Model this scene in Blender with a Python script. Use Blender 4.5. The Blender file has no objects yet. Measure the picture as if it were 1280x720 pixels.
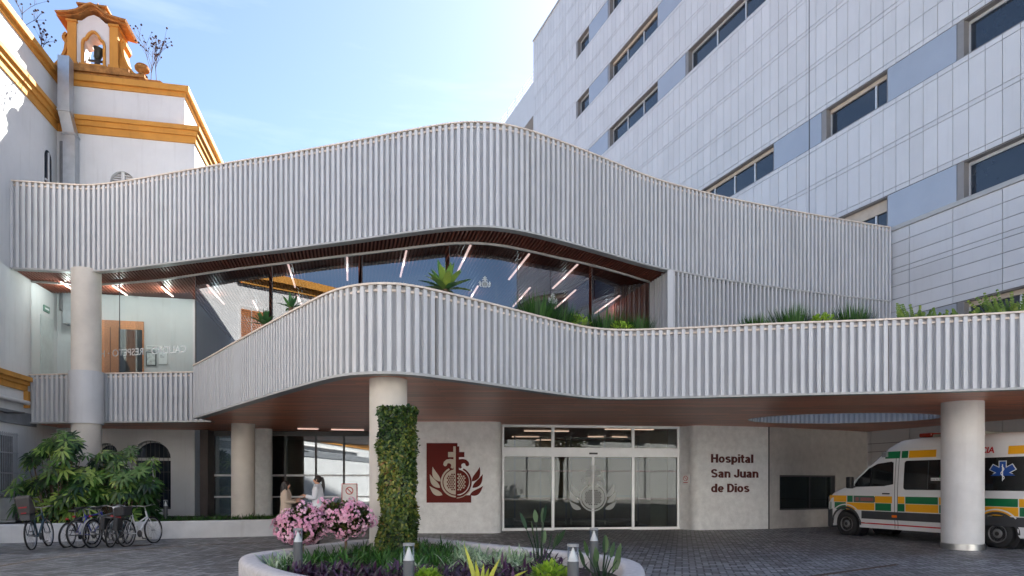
import bpy, bmesh, math, random
from mathutils import Vector, Matrix, noise
R = math.radians
rnd = random.Random(7)
S = bpy.context.scene
COL = S.collection
# ------------------------------------------------------------------ camera, sky, sun, exposure
F, EYE, HOR = 853.0, 1.55, 604.0          # focal length in photo pixels, eye height, horizon row
cam_d = bpy.data.cameras.new("camera"); cam = bpy.data.objects.new("camera", cam_d); COL.objects.link(cam)
cam.location = (0, 0, EYE); cam.rotation_euler = (R(90), 0, 0)
cam_d.sensor_width = 36; cam_d.lens = 36*F/1280; cam_d.shift_y = (HOR-360)/1280
cam_d.clip_start = .1; cam_d.clip_end = 2000
S.camera = cam
SUN_AZ, SUN_EL = 61.0, 41.5               # azimuth from +X towards +Y
wd = bpy.data.worlds.new("World"); S.world = wd; wd.use_nodes = True
nt = wd.node_tree; bg = nt.nodes["Background"]
sky = nt.nodes.new("ShaderNodeTexSky"); sky.sky_type = 'NISHITA'; sky.sun_disc = False
sky.sun_elevation = R(SUN_EL); sky.sun_rotation = R(90-SUN_AZ)
sky.air_density = .85; sky.dust_density = .6; sky.ozone_density = 1.6; sky.altitude = 10
tc = nt.nodes.new("ShaderNodeTexCoord"); mp = nt.nodes.new("ShaderNodeMapping")
mp.inputs['Scale'].default_value = (1.2, 2.2, 9.0); mp.inputs['Rotation'].default_value = (R(8), R(14), R(20))
cn = nt.nodes.new("ShaderNodeTexNoise"); cn.inputs['Scale'].default_value = 1.6; cn.inputs['Detail'].default_value = 7; cn.inputs['Roughness'].default_value = .6
cr = nt.nodes.new("ShaderNodeValToRGB"); cr.color_ramp.elements[0].position = .5; cr.color_ramp.elements[1].position = .85
cr.color_ramp.elements[1].color = (.22, .22, .22, 1)
mxw = nt.nodes.new("ShaderNodeMix"); mxw.data_type = 'RGBA'
nt.links.new(tc.outputs['Generated'], mp.inputs['Vector']); nt.links.new(mp.outputs[0], cn.inputs['Vector'])
nt.links.new(cn.outputs['Fac'], cr.inputs[0]); nt.links.new(cr.outputs[0], mxw.inputs['Factor'])
nt.links.new(sky.outputs[0], mxw.inputs['A']); mxw.inputs['B'].default_value = (7.0, 7.2, 7.5, 1)
nt.links.new(mxw.outputs['Result'], bg.inputs['Color'])
bg.inputs['Strength'].default_value = .05
sun_d = bpy.data.lights.new("sun", 'SUN'); sun = bpy.data.objects.new("sun", sun_d); COL.objects.link(sun)
sun_d.energy = 5.0; sun_d.angle = R(.5); sun_d.color = (1, .94, .85)
sd = Vector((math.cos(R(SUN_AZ))*math.cos(R(SUN_EL)), math.sin(R(SUN_AZ))*math.cos(R(SUN_EL)), math.sin(R(SUN_EL))))
sun.rotation_euler = sd.to_track_quat('Z', 'Y').to_euler()
S.view_settings.view_transform = 'Standard'; S.view_settings.look = 'None'
S.view_settings.exposure = 2.52; S.view_settings.gamma = 1
S.render.engine = 'CYCLES'
S.cycles.use_denoising = True; S.cycles.max_bounces = 10; S.cycles.diffuse_bounces = 5; S.cycles.glossy_bounces = 5
S.cycles.transparent_max_bounces = 24; S.cycles.sample_clamp_indirect = 6
S.cycles.caustics_reflective = False; S.cycles.caustics_refractive = False

# ------------------------------------------------------------------ helpers
def W(px, py, Y): return Vector(((px-640)/F*Y, Y, EYE+(HOR-py)/F*Y))
def G(px, py, z=0.0): Y = F*(EYE-z)/(py-HOR); return Vector(((px-640)/F*Y, Y, z))
def hit(px, A, B):                          # plan point where the sight line of a column of pixels meets the wall line A-B
    k = (px-640)/F; dx, dy = B[0]-A[0], B[1]-A[1]
    t = (k*A[1]-A[0])/(dx-k*dy); return Vector((A[0]+t*dx, A[1]+t*dy))
def zat(py, Y): return EYE+(HOR-py)/F*Y

class MB:
    def __init__(s): s.v = []; s.f = []; s.var = []; s.mi = []; s.cv = 0.0; s.cm = 0
    def add(s, vs, fs):
        b = len(s.v); s.v += [tuple(p) for p in vs]
        for q in fs: s.f.append(tuple(b+i for i in q)); s.var.append(s.cv); s.mi.append(s.cm)
    def box(s, a, b, M=None):
        (x0, y0, z0), (x1, y1, z1) = a, b
        vs = [Vector(p) for p in ((x0,y0,z0),(x1,y0,z0),(x1,y1,z0),(x0,y1,z0),(x0,y0,z1),(x1,y0,z1),(x1,y1,z1),(x0,y1,z1))]
        if M is not None: vs = [M @ p for p in vs]
        s.add(vs, ((0,3,2,1),(4,5,6,7),(0,1,5,4),(1,2,6,5),(2,3,7,6),(3,0,4,7)))
    def bar(s, p, q, w, h=None, up=Vector((0,0,1))):   # rectangular bar from p to q
        p, q = Vector(p), Vector(q); h = h or w; d = (q-p); L = d.length; d.normalize()
        if abs(d.dot(up)) > .98: up = Vector((0,1,0))
        x = d.cross(up).normalized(); y = x.cross(d).normalized()
        vs = [c+x*sx*w/2+y*sy*h/2 for c in (p, q) for sx, sy in ((-1,-1),(1,-1),(1,1),(-1,1))]
        s.add(vs, ((3,2,1,0),(4,5,6,7),(0,1,5,4),(1,2,6,5),(2,3,7,6),(3,0,4,7)))
    def tube(s, pts, r, n=8, cap=True):
        pts = [Vector(p) for p in pts]; m = len(pts); rr = r if isinstance(r, (list, tuple)) else [r]*m
        vs = []; prev = None
        for i, p in enumerate(pts):
            d = (pts[min(i+1, m-1)]-pts[max(i-1, 0)]).normalized()
            if prev is None:
                x = d.orthogonal().normalized()
            else:
                x = prev-d*prev.dot(d); x = x.normalized() if x.length > 1e-6 else d.orthogonal().normalized()
            prev = x; y = d.cross(x)
            for k in range(n):
                a = 2*math.pi*k/n; vs.append(p+(x*math.cos(a)+y*math.sin(a))*rr[i])
        fs = [(i*n+k, i*n+(k+1) % n, (i+1)*n+(k+1) % n, (i+1)*n+k) for i in range(m-1) for k in range(n)]
        if cap: fs += [tuple(range(n-1, -1, -1)), tuple((m-1)*n+k for k in range(n))]
        s.add(vs, fs)
    def lathe(s, prof, n=24, c=(0,0,0), M=None):       # prof: (r, z) list
        c = Vector(c); vs = []
        for r_, z in prof:
            for k in range(n):
                a = 2*math.pi*k/n; p = Vector((r_*math.cos(a), r_*math.sin(a), z))
                vs.append((M @ p if M is not None else p)+c)
        m = len(prof)
        fs = [(i*n+k, i*n+(k+1) % n, (i+1)*n+(k+1) % n, (i+1)*n+k) for i in range(m-1) for k in range(n)]
        if prof[0][0] > 1e-5: fs.append(tuple(range(n-1, -1, -1)))
        if prof[-1][0] > 1e-5: fs.append(tuple((m-1)*n+k for k in range(n)))
        s.add(vs, fs)
    def loop(s, prof, n=24, M=None):                   # closed ring section turned about z
        vs = []
        for r_, z in prof:
            for k in range(n):
                a = 2*math.pi*k/n; p = Vector((r_*math.cos(a), r_*math.sin(a), z)); vs.append(M @ p if M is not None else p)
        m = len(prof); s.add(vs, [(i*n+k, i*n+(k+1) % n, ((i+1) % m)*n+(k+1) % n, ((i+1) % m)*n+k) for i in range(m) for k in range(n)])
    def prism(s, poly, fn0, fn1):                       # poly of 2-D points, mapped by fn0 (back) and fn1 (front)
        n = len(poly); vs = [fn0(*p) for p in poly]+[fn1(*p) for p in poly]
        s.add(vs, [tuple(range(n-1, -1, -1)), tuple(range(n, 2*n))]+[(k, (k+1) % n, n+(k+1) % n, n+k) for k in range(n)])
    def strip(s, a, b):                                 # quad strip between two equal polylines
        n = len(a); s.add(list(a)+list(b), [(i, i+1, n+i+1, n+i) for i in range(n-1)])
    def blade(s, p, d, up, L, w, droop=.3, n=3, fold=0.0):   # a leaf: tapering bent strip
        p = Vector(p); d = Vector(d).normalized(); side = d.cross(up)
        if side.length < 1e-4: side = Vector((1,0,0))
        side.normalize(); vs = []
        prof = {1:(1,.1), 2:(.6,1,.05), 3:(.45,1,.8,.04), 4:(.4,.9,1,.7,.03), 5:(.5,.85,1,.85,.5,.03)}[n]
        for i in range(n+1):
            t = i/n; q = p+d*(L*t)+Vector((0,0,-1))*(droop*L*t*t)
            hw = w*.5*prof[i]; vs += [q-side*hw, q+side*hw]
        s.add(vs, [(2*i, 2*i+1, 2*i+3, 2*i+2) for i in range(n)])
    def build(s, name, mats, parent=None, smooth=False, loc=None):
        me = bpy.data.meshes.new(name); me.from_pydata(s.v, [], s.f)
        mats = mats if isinstance(mats, (list, tuple)) else [mats]
        for m in mats: me.materials.append(m)
        if len(mats) > 1: me.polygons.foreach_set('material_index', s.mi)
        at = me.attributes.new('var', 'FLOAT', 'FACE'); at.data.foreach_set('value', s.var)
        if smooth: me.polygons.foreach_set('use_smooth', [True]*len(me.polygons))
        me.update()
        o = bpy.data.objects.new(name, me); COL.objects.link(o)
        if parent is not None: o.parent = parent
        if loc is not None: o.location = loc
        if smooth and smooth != 'all':
            try: me.set_sharp_from_angle(angle=R(smooth if smooth is not True else 40))
            except Exception: pass
        return o
def tag(o, label=None, cat=None, group=None, kind=None):
    if label: o['label'] = label
    if cat: o['category'] = cat
    if group: o['group'] = group
    if kind: o['kind'] = kind
    return o
def thing(name, loc, rz, label, cat, group=None):
    o = bpy.data.objects.new(name, None); COL.objects.link(o); o.location = loc; o.rotation_euler = (0, 0, rz); o.empty_display_size = .2
    return tag(o, label, cat, group)
def bevel(o, w, seg=2):
    m = o.modifiers.new('bevel', 'BEVEL'); m.width = w; m.segments = seg; m.limit_method = 'ANGLE'; m.angle_limit = R(40); return o
def cat_rom(P, per=16):
    P = [Vector(p) for p in P]; out = []
    Q = [2*P[0]-P[1]]+P+[2*P[-1]-P[-2]]
    for i in range(1, len(Q)-2):
        a, b, c, d = Q[i-1:i+3]
        for k in range(per):
            t = k/per; out.append(.5*((2*b)+(c-a)*t+(2*a-5*b+4*c-d)*t*t+(3*b-a-3*c+d)*t**3))
    out.append(P[-1]); return out
def cat_rom_closed(P, per=12):
    P = [Vector(p) for p in P]; n = len(P); out = []
    for i in range(n):
        a, b, c, d = P[i-1], P[i], P[(i+1) % n], P[(i+2) % n]
        for k in range(per):
            t = k/per; out.append(.5*((2*b)+(c-a)*t+(2*a-5*b+4*c-d)*t*t+(3*b-a-3*c+d)*t**3))
    return out
def resample(P, step):
    L = [0]
    for a, b in zip(P, P[1:]): L.append(L[-1]+(b-a).length)
    n = max(1, round(L[-1]/step)); out = []; j = 0
    for i in range(n+1):
        s_ = L[-1]*i/n
        while j < len(L)-2 and L[j+1] < s_: j += 1
        t = (s_-L[j])/max(1e-9, L[j+1]-L[j]); out.append(P[j].lerp(P[j+1], t))
    return out
def normals2(P):                                        # right-hand normal of a plan polyline running left to right: towards the camera
    out = []
    for i in range(len(P)):
        d = P[min(i+1, len(P)-1)]-P[max(i-1, 0)]; out.append(Vector((d.y, -d.x)).normalized())
    return out
def fill(name, outer, holes, z, mat, parent, thick=0.0, up=False):  # flat sheet with holes
    bm = bmesh.new(); es = []
    for loop in [outer]+holes:
        vs = [bm.verts.new((p[0], p[1], z)) for p in loop]
        es += [bm.edges.new((vs[i], vs[(i+1) % len(vs)])) for i in range(len(vs))]
    bmesh.ops.triangle_fill(bm, use_beauty=True, use_dissolve=False, edges=es)
    for f in bm.faces:
        f.normal_update()
        if (f.normal.z > 0) != up: f.normal_flip()
    me = bpy.data.meshes.new(name); bm.to_mesh(me); bm.free(); me.materials.append(mat)
    o = bpy.data.objects.new(name, me); COL.objects.link(o); o.parent = parent; return o
def text_obj(name, s_, size, mat, parent, M, extrude=.01, bold=0.0, align='LEFT', mirror=False, shear=0.0):
    cu = bpy.data.curves.new(name, 'FONT'); cu.body = s_; cu.size = size; cu.extrude = extrude; cu.offset = bold; cu.align_x = align; cu.shear = shear
    t = bpy.data.objects.new('tmp_text', cu); COL.objects.link(t); bpy.context.view_layer.update()
    me = bpy.data.meshes.new_from_object(t.evaluated_get(bpy.context.evaluated_depsgraph_get()))
    bpy.data.objects.remove(t); bpy.data.curves.remove(cu)
    if mirror:
        for v in me.vertices: v.co.x = -v.co.x
        me.flip_normals()
    me.transform(M); me.materials.clear(); me.materials.append(mat); me.name = name
    o = bpy.data.objects.new(name, me); COL.objects.link(o)
    if parent is not None: o.parent = parent
    return o
def frame_on(p, d, n):                                  # matrix: local x along d, local y up, local z along n
    d = Vector((d[0], d[1], 0)).normalized(); n = Vector((n[0], n[1], 0)).normalized()
    return Matrix(((d.x, 0, n.x, p[0]), (d.y, 0, n.y, p[1]), (0, 1, 0, p[2]), (0, 0, 0, 1)))

# ------------------------------------------------------------------ materials
def srgb(r, g, b):
    f = lambda c: (c/255/12.92) if c/255 <= .04045 else ((c/255+.055)/1.055)**2.4
    return (f(r), f(g), f(b))
MATS = {}
def mat(name, col, rough=.6, var=.12, scale=3.0, bump=0.0, bscale=60.0, metal=0.0, spec=.5, stretch=(1,1,1), dirt=0.0, coat=0.0, space='Object', facevar=0.0):
    if name in MATS: return MATS[name]
    m = bpy.data.materials.new(name); m.use_nodes = True; t = m.node_tree; N = t.nodes; L = t.links; b = N['Principled BSDF']
    b.inputs['Roughness'].default_value = rough; b.inputs['Metallic'].default_value = metal; b.inputs['Specular IOR Level'].default_value = spec
    if coat: b.inputs['Coat Weight'].default_value = coat; b.inputs['Coat Roughness'].default_value = .08
    tc = N.new('ShaderNodeTexCoord'); mp = N.new('ShaderNodeMapping'); mp.inputs['Scale'].default_value = stretch
    L.new(tc.outputs[space], mp.inputs['Vector'])
    n1 = N.new('ShaderNodeTexNoise'); n1.inputs['Scale'].default_value = scale; n1.inputs['Detail'].default_value = 6; n1.inputs['Roughness'].default_value = .62
    L.new(mp.outputs[0], n1.inputs['Vector'])
    mr = N.new('ShaderNodeMapRange'); mr.inputs['From Min'].default_value = .3; mr.inputs['From Max'].default_value = .7
    mr.inputs['To Min'].default_value = 1-var; mr.inputs['To Max'].default_value = 1+var
    L.new(n1.outputs['Fac'], mr.inputs['Value'])
    mul = N.new('ShaderNodeVectorMath'); mul.operation = 'SCALE'; mul.inputs[0].default_value = col[:3]
    L.new(mr.outputs[0], mul.inputs['Scale']); out = mul.outputs[0]
    if facevar:
        av = N.new('ShaderNodeAttribute'); av.attribute_name = 'var'; m2_ = N.new('ShaderNodeMapRange'); m2_.inputs['To Min'].default_value = 1-facevar; m2_.inputs['To Max'].default_value = 1+facevar; L.new(av.outputs['Fac'], m2_.inputs['Value'])
        s2_ = N.new('ShaderNodeVectorMath'); s2_.operation = 'SCALE'; L.new(out, s2_.inputs[0]); L.new(m2_.outputs[0], s2_.inputs['Scale']); out = s2_.outputs[0]
    if dirt:
        mp2 = N.new('ShaderNodeMapping'); mp2.inputs['Scale'].default_value = (5, 5, .35); L.new(tc.outputs[space], mp2.inputs['Vector'])
        n2 = N.new('ShaderNodeTexNoise'); n2.inputs['Scale'].default_value = 1.3; n2.inputs['Detail'].default_value = 5; L.new(mp2.outputs[0], n2.inputs['Vector'])
        r2 = N.new('ShaderNodeMapRange'); r2.inputs['From Min'].default_value = .55; r2.inputs['From Max'].default_value = .8; r2.inputs['To Max'].default_value = dirt
        L.new(n2.outputs['Fac'], r2.inputs['Value'])
        mx = N.new('ShaderNodeMix'); mx.data_type = 'RGBA'; L.new(r2.outputs[0], mx.inputs['Factor']); L.new(out, mx.inputs['A'])
        mx.inputs['B'].default_value = (col[0]*.45, col[1]*.42, col[2]*.38, 1); out = mx.outputs['Result']
    L.new(out, b.inputs['Base Color'])
    if bump:
        n3 = N.new('ShaderNodeTexNoise'); n3.inputs['Scale'].default_value = bscale; n3.inputs['Detail'].default_value = 4; L.new(mp.outputs[0], n3.inputs['Vector'])
        bp = N.new('ShaderNodeBump'); bp.inputs['Strength'].default_value = bump; bp.inputs['Distance'].default_value = .02
        L.new(n3.outputs['Fac'], bp.inputs['Height']); L.new(bp.outputs[0], b.inputs['Normal'])
    MATS[name] = m; return m
def leafmat(name, cols, rough=.45, trans=.3):
    if name in MATS: return MATS[name]
    m = bpy.data.materials.new(name); m.use_nodes = True; t = m.node_tree; N = t.nodes; L = t.links; b = N['Principled BSDF']
    b.inputs['Roughness'].default_value = rough
    at = N.new('ShaderNodeAttribute'); at.attribute_name = 'var'; cr = N.new('ShaderNodeValToRGB')
    while len(cr.color_ramp.elements) < len(cols): cr.color_ramp.elements.new(.5)
    for i, c in enumerate(cols):
        e = cr.color_ramp.elements[i]; e.position = i/max(1, len(cols)-1); e.color = (*c, 1)
    L.new(at.outputs['Fac'], cr.inputs[0]); L.new(cr.outputs[0], b.inputs['Base Color'])
    tr = N.new('ShaderNodeBsdfTranslucent'); L.new(cr.outputs[0], tr.inputs['Color'])
    mx = N.new('ShaderNodeMixShader'); mx.inputs[0].default_value = trans
    L.new(b.outputs[0], mx.inputs[1]); L.new(tr.outputs[0], mx.inputs[2]); L.new(mx.outputs[0], N['Material Output'].inputs['Surface'])
    MATS[name] = m; return m
def glassmat(name, tint=(.8,.86,.85), ior=1.6, k=1.0, base=0.0):
    m = bpy.data.materials.new(name); m.use_nodes = True; t = m.node_tree; N = t.nodes; L = t.links; N.remove(N['Principled BSDF'])
    tr = N.new('ShaderNodeBsdfTransparent'); tr.inputs[0].default_value = (*tint, 1)
    gl = N.new('ShaderNodeBsdfGlossy'); gl.inputs['Roughness'].default_value = .0; gl.inputs['Color'].default_value = (.92, .95, 1, 1)
    fr = N.new('ShaderNodeFresnel'); fr.inputs['IOR'].default_value = ior
    ma = N.new('ShaderNodeMath'); ma.operation = 'MULTIPLY_ADD'; ma.inputs[1].default_value = k; ma.inputs[2].default_value = base; ma.use_clamp = True
    mx = N.new('ShaderNodeMixShader'); L.new(fr.outputs[0], ma.inputs[0]); L.new(ma.outputs[0], mx.inputs[0])
    L.new(tr.outputs[0], mx.inputs[1]); L.new(gl.outputs[0], mx.inputs[2]); L.new(mx.outputs[0], N['Material Output'].inputs['Surface'])
    MATS[name] = m; return m
def emis(name, col, st):
    m = bpy.data.materials.new(name); m.use_nodes = True; b = m.node_tree.nodes['Principled BSDF']
    b.inputs['Base Color'].default_value = (*col, 1); b.inputs['Emission Color'].default_value = (*col, 1); b.inputs['Emission Strength'].default_value = st; return m
def frosted(name, col, alpha):
    m = bpy.data.materials.new(name); m.use_nodes = True; t = m.node_tree; N = t.nodes; L = t.links; b = N['Principled BSDF']
    b.inputs['Base Color'].default_value = (*col, 1); b.inputs['Roughness'].default_value = .7
    tr = N.new('ShaderNodeBsdfTransparent'); mx = N.new('ShaderNodeMixShader'); mx.inputs[0].default_value = alpha
    L.new(tr.outputs[0], mx.inputs[1]); L.new(b.outputs[0], mx.inputs[2]); L.new(mx.outputs[0], N['Material Output'].inputs['Surface']); return m

def paver_mat():
    m = bpy.data.materials.new('pavers'); m.use_nodes = True; t = m.node_tree; N = t.nodes; L = t.links; b = N['Principled BSDF']
    tc = N.new('ShaderNodeTexCoord'); mp = N.new('ShaderNodeMapping'); mp.inputs['Rotation'].default_value = (0, 0, R(14)); L.new(tc.outputs['Object'], mp.inputs['Vector'])
    # herringbone: blocks of 20 x 10 cm, decided per cell from the row and column numbers
    sx = N.new('ShaderNodeSeparateXYZ'); L.new(mp.outputs[0], sx.inputs[0])
    def M(op, a, b_=None, c=None):
        n = N.new('ShaderNodeMath'); n.operation = op
        for i, v in enumerate((a, b_, c)):
            if v is None: continue
            if isinstance(v, (int, float)): n.inputs[i].default_value = v
            else: L.new(v, n.inputs[i])
        return n.outputs[0]
    u, v = M('DIVIDE', sx.outputs[0], .125), M('DIVIDE', sx.outputs[1], .125)
    iu, iv = M('FLOOR', u), M('FLOOR', v); fu, fv = M('FRACT', u), M('FRACT', v)
    k = M('FLOORED_MODULO', M('SUBTRACT', iu, iv), 4)          # 0,1: left/right half of a lying block; 2,3: lower/upper half of a standing one
    e = .11
    eqs = [M('COMPARE', k, i, .1) for i in range(4)]
    left, right = M('LESS_THAN', fu, e), M('GREATER_THAN', fu, 1-e)
    low, high = M('LESS_THAN', fv, e), M('GREATER_THAN', fv, 1-e)
    j = M('MAXIMUM', M('MULTIPLY', M('SUBTRACT', 1, eqs[1]), left), M('MULTIPLY', M('SUBTRACT', 1, eqs[0]), right))
    j2 = M('MAXIMUM', M('MULTIPLY', M('SUBTRACT', 1, eqs[2]), low), M('MULTIPLY', M('SUBTRACT', 1, eqs[3]), high))
    joint = M('MAXIMUM', j, j2)
    # block id: shift the second half back onto the first
    bu = M('SUBTRACT', iu, eqs[1]); bv = M('SUBTRACT', iv, eqs[2])
    cx = N.new('ShaderNodeCombineXYZ'); L.new(bu, cx.inputs[0]); L.new(bv, cx.inputs[1])
    wn = N.new('ShaderNodeTexWhiteNoise'); wn.noise_dimensions = '2D'; L.new(cx.outputs[0], wn.inputs['Vector'])
    ns = N.new('ShaderNodeTexNoise'); ns.inputs['Scale'].default_value = .35; ns.inputs['Detail'].default_value = 6; L.new(tc.outputs['Object'], ns.inputs['Vector'])
    nf = N.new('ShaderNodeTexNoise'); nf.inputs['Scale'].default_value = 14; nf.inputs['Detail'].default_value = 5; L.new(tc.outputs['Object'], nf.inputs['Vector'])
    val = M('MULTIPLY_ADD', wn.outputs['Value'], 1.0, .5)
    val = M('MULTIPLY', val, M('MULTIPLY_ADD', ns.outputs['Fac'], 1.7, .15))
    val = M('MULTIPLY', val, M('MULTIPLY_ADD', nf.outputs['Fac'], .5, .75))
    val = M('MULTIPLY', val, M('MULTIPLY_ADD', joint, -.75, 1.0))
    sc = N.new('ShaderNodeVectorMath'); sc.operation = 'SCALE'; sc.inputs[0].default_value = (.205, .21, .22); L.new(val, sc.inputs['Scale']); L.new(sc.outputs[0], b.inputs['Base Color'])
    rr = M('MULTIPLY_ADD', ns.outputs['Fac'], .4, .3); L.new(rr, b.inputs['Roughness']); b.inputs['Specular IOR Level'].default_value = .4
    bp = N.new('ShaderNodeBump'); bp.inputs['Strength'].default_value = .5; bp.inputs['Distance'].default_value = .006
    h = M('ADD', M('SUBTRACT', 1, joint), M('MULTIPLY', wn.outputs['Value'], .5)); L.new(h, bp.inputs['Height']); L.new(bp.outputs[0], b.inputs['Normal'])
    return m
def wood_mat(name, col, plank=.14, axis=0, rough=.4, lines=.55):
    m = bpy.data.materials.new(name); m.use_nodes = True; t = m.node_tree; N = t.nodes; L = t.links; b = N['Principled BSDF']
    tc = N.new('ShaderNodeTexCoord'); mp = N.new('ShaderNodeMapping'); L.new(tc.outputs['Object'], mp.inputs['Vector'])
    if axis: mp.inputs['Rotation'].default_value = (0, 0, R(90))
    br = N.new('ShaderNodeTexBrick'); br.inputs['Scale'].default_value = 1; br.inputs['Brick Width'].default_value = 3.0; br.inputs['Row Height'].default_value = plank
    br.inputs['Mortar Size'].default_value = .004; br.inputs['Color1'].default_value = (*[c*.78 for c in col], 1); br.inputs['Color2'].default_value = (*[c*1.22 for c in col], 1)
    br.inputs['Mortar'].default_value = (*[c*lines for c in col], 1); L.new(mp.outputs[0], br.inputs['Vector'])
    m2 = N.new('ShaderNodeMapping'); m2.inputs['Scale'].default_value = (.6, 14, 14); L.new(mp.outputs[0], m2.inputs['Vector'])
    ns = N.new('ShaderNodeTexNoise'); ns.inputs['Scale'].default_value = 2; ns.inputs['Detail'].default_value = 6; L.new(m2.outputs[0], ns.inputs['Vector'])
    mr = N.new('ShaderNodeMapRange'); mr.inputs['From Min'].default_value = .3; mr.inputs['From Max'].default_value = .7; mr.inputs['To Min'].default_value = .75; mr.inputs['To Max'].default_value = 1.25; L.new(ns.outputs['Fac'], mr.inputs['Value'])
    sc = N.new('ShaderNodeVectorMath'); sc.operation = 'SCALE'; L.new(br.outputs['Color'], sc.inputs[0]); L.new(mr.outputs[0], sc.inputs['Scale']); L.new(sc.outputs[0], b.inputs['Base Color'])
    b.inputs['Roughness'].default_value = rough; return m

white_wall = mat('white_render', (.61, .62, .63), .85, .06, .8, .25, 40, dirt=.22)
ochre = mat('ochre_render', srgb(190, 134, 58), .8, .14, 1.5, .2, 30, dirt=.3)
ochre_old = mat('weathered_ochre', srgb(158, 110, 58), .9, .45, 5, .5, 30, dirt=.7)
rib_m = mat('pale_metal', (.53, .535, .545), .5, .04, 2, spec=.4, dirt=.22, facevar=.03)
back_m = mat('shaded_metal_backing', (.39, .40, .42), .55, .06, 2, dirt=.2)  # darker than the ribs, so the shade of their gaps is in the colour
coping_m = mat('coping', srgb(214, 200, 186), .6, .06, 2, dirt=.2)
trim_m = mat('grey_trim', (.38, .38, .37), .5, .05)
conc = mat('pale_concrete', srgb(205, 198, 188), .85, .10, 1.2, .5, 90)
conc_clad = mat('white_cladding', (.66, .65, .64), .7, .08, 2, .2, 60, dirt=.15)
plaster = mat('textured_plaster', srgb(234, 235, 234), .9, .10, 5, .9, 45)
steel = mat('brushed_steel', (.55, .55, .54), .35, .08, 6, metal=1)
alu = mat('aluminium_frame', (.60, .61, .62), .4, .05, metal=.3)
dark = mat('dark_metal', (.06, .06, .065), .5, .1)
black = mat('black_plastic', (.018, .018, .02), .45, .1)
rubber = mat('rubber', (.022, .022, .023), .8, .2, 20)
wood_soffit = wood_mat('red_wood_planks', srgb(216, 138, 102), .16, 0, .36, .6)
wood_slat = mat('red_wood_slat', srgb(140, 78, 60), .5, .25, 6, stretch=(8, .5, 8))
wood_door = wood_mat('honey_wood', srgb(196, 130, 84), .5, 1, .5, .9)
slat_pale = mat('slat_edge', srgb(150, 120, 105), .5, .15, 6)
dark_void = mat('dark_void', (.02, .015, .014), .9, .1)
tile_m = mat('facade_panel', (.57, .57, .58), .42, .05, .5, spec=.5, dirt=.14, facevar=.045)
tile_back = mat('facade_joint', (.10, .085, .085), .8, .1)
metal_pan = mat('blue_grey_panel', (.38, .405, .445), .25, .04, 1, spec=.7, metal=.25)
reveal_m = mat('window_reveal', (.22, .21, .205), .5, .06)
interior_w = mat('interior_paint', (.70, .74, .73), .8, .04)
interior_f = mat('interior_floor', (.30, .28, .26), .3, .1)
maroon = mat('maroon_metal', srgb(100, 32, 26), .7, .06, spec=.25)
sign_m = mat('sign_letter_brown', srgb(86, 32, 28), .45, .05)
g_upper = glassmat('upper_glass', (.86, .93, .92), 1.5, 1.3, .03)
g_upper_dim = glassmat('upper_glass_dim', (.30, .36, .40), 1.6, 1.6, .10)  # same glass as the clear panes; the dim hall behind is put into its tint
g_door = glassmat('door_glass', (.50, .55, .52), 1.5, .62, .0)
g_lobby = glassmat('lobby_glass', (.55, .60, .58), 1.6, 1.6, .12)
g_tower = mat('tower_window_glass', (.02, .028, .04), .03, .05, spec=.9)
soil = mat('soil', (.035, .026, .02), .95, .4, 6, .8, 30)
stone = mat('cast_stone', srgb(190, 186, 186), .85, .12, 14, .6, 60)
lamp_pink = emis('lamp_tube', (1.0, .60, .50), .55)
lamp_dim = emis('lamp_tube_dim', (1.0, .66, .56), .16)
lamp_warm = emis('lamp_warm', (1.0, .72, .42), .5)
# ------------------------------------------------------------------ ground and its markings
def ground():
    b = MB(); b.add([(-400,-400,0),(400,-400,0),(400,900,0),(-400,900,0)], [(0,1,2,3)]); tag(b.build('ground', paver_mat()), kind='structure')
    def band(name, P, w, z, m):
        P = resample(cat_rom(P, 8), .25); N_ = normals2(P); b = MB()
        b.strip([(p.x+n.x*w/2, p.y+n.y*w/2, z) for p, n in zip(P, N_)], [(p.x-n.x*w/2, p.y-n.y*w/2, z) for p, n in zip(P, N_)])
        return tag(b.build(name, m), kind='structure')
    worn_y = frosted('worn_yellow_paint', srgb(206, 160, 70), .42); worn_w = frosted('worn_white_paint', srgb(215, 215, 212), .6)
    g2 = lambda px, py: G(px, py).to_2d()
    band('yellow_marking', [g2(-60, 718), g2(0, 708), g2(60, 698), g2(120, 691.5), g2(200, 685), g2(270, 680.5), g2(345, 678)], .07, .004, worn_y)
    band('white_marking', [g2(120, 722), g2(145, 716.5), g2(165, 714.2), g2(189, 713.6)], .09, .004, worn_w)
    # drain slots
    for (a, c, w, lab) in ((G(167, 682.6), G(191, 681.0), .16, 'short dark drain grate in the paving beside the parked bicycles'),
                           (G(1012, 721), G(1121, 706), .05, 'long thin slot drain cutting across the dark paving near the ambulance')):
        t = thing('drain', (a+c)/2, 0, lab, 'drain'); d = (c-a).normalized(); n = Vector((-d.y, d.x, 0)); L = (c-a).length; b = MB(); f = MB()
        o = Vector((0,0,0)); fr = lambda u, v, z: d*u+n*v+Vector((0,0,z))
        b.add([fr(-L/2,-w/2,.006), fr(L/2,-w/2,.006), fr(L/2,w/2,.006), fr(-L/2,w/2,.006)], [(0,1,2,3)]); b.build('channel', black, t)
        for sgn in (-1, 1): f.bar(fr(-L/2, sgn*w/2, .006), fr(L/2, sgn*w/2, .006), .02, .012)
        if w > .1:
            for i in range(int(L/.05)): f.bar(fr(-L/2+i*.05, -w/2, .008), fr(-L/2+i*.05, w/2, .008), .012, .01)
        f.build('grating', mat('rusty_steel', (.07,.045,.035), .7, .3, 8), t)
ground()

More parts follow.
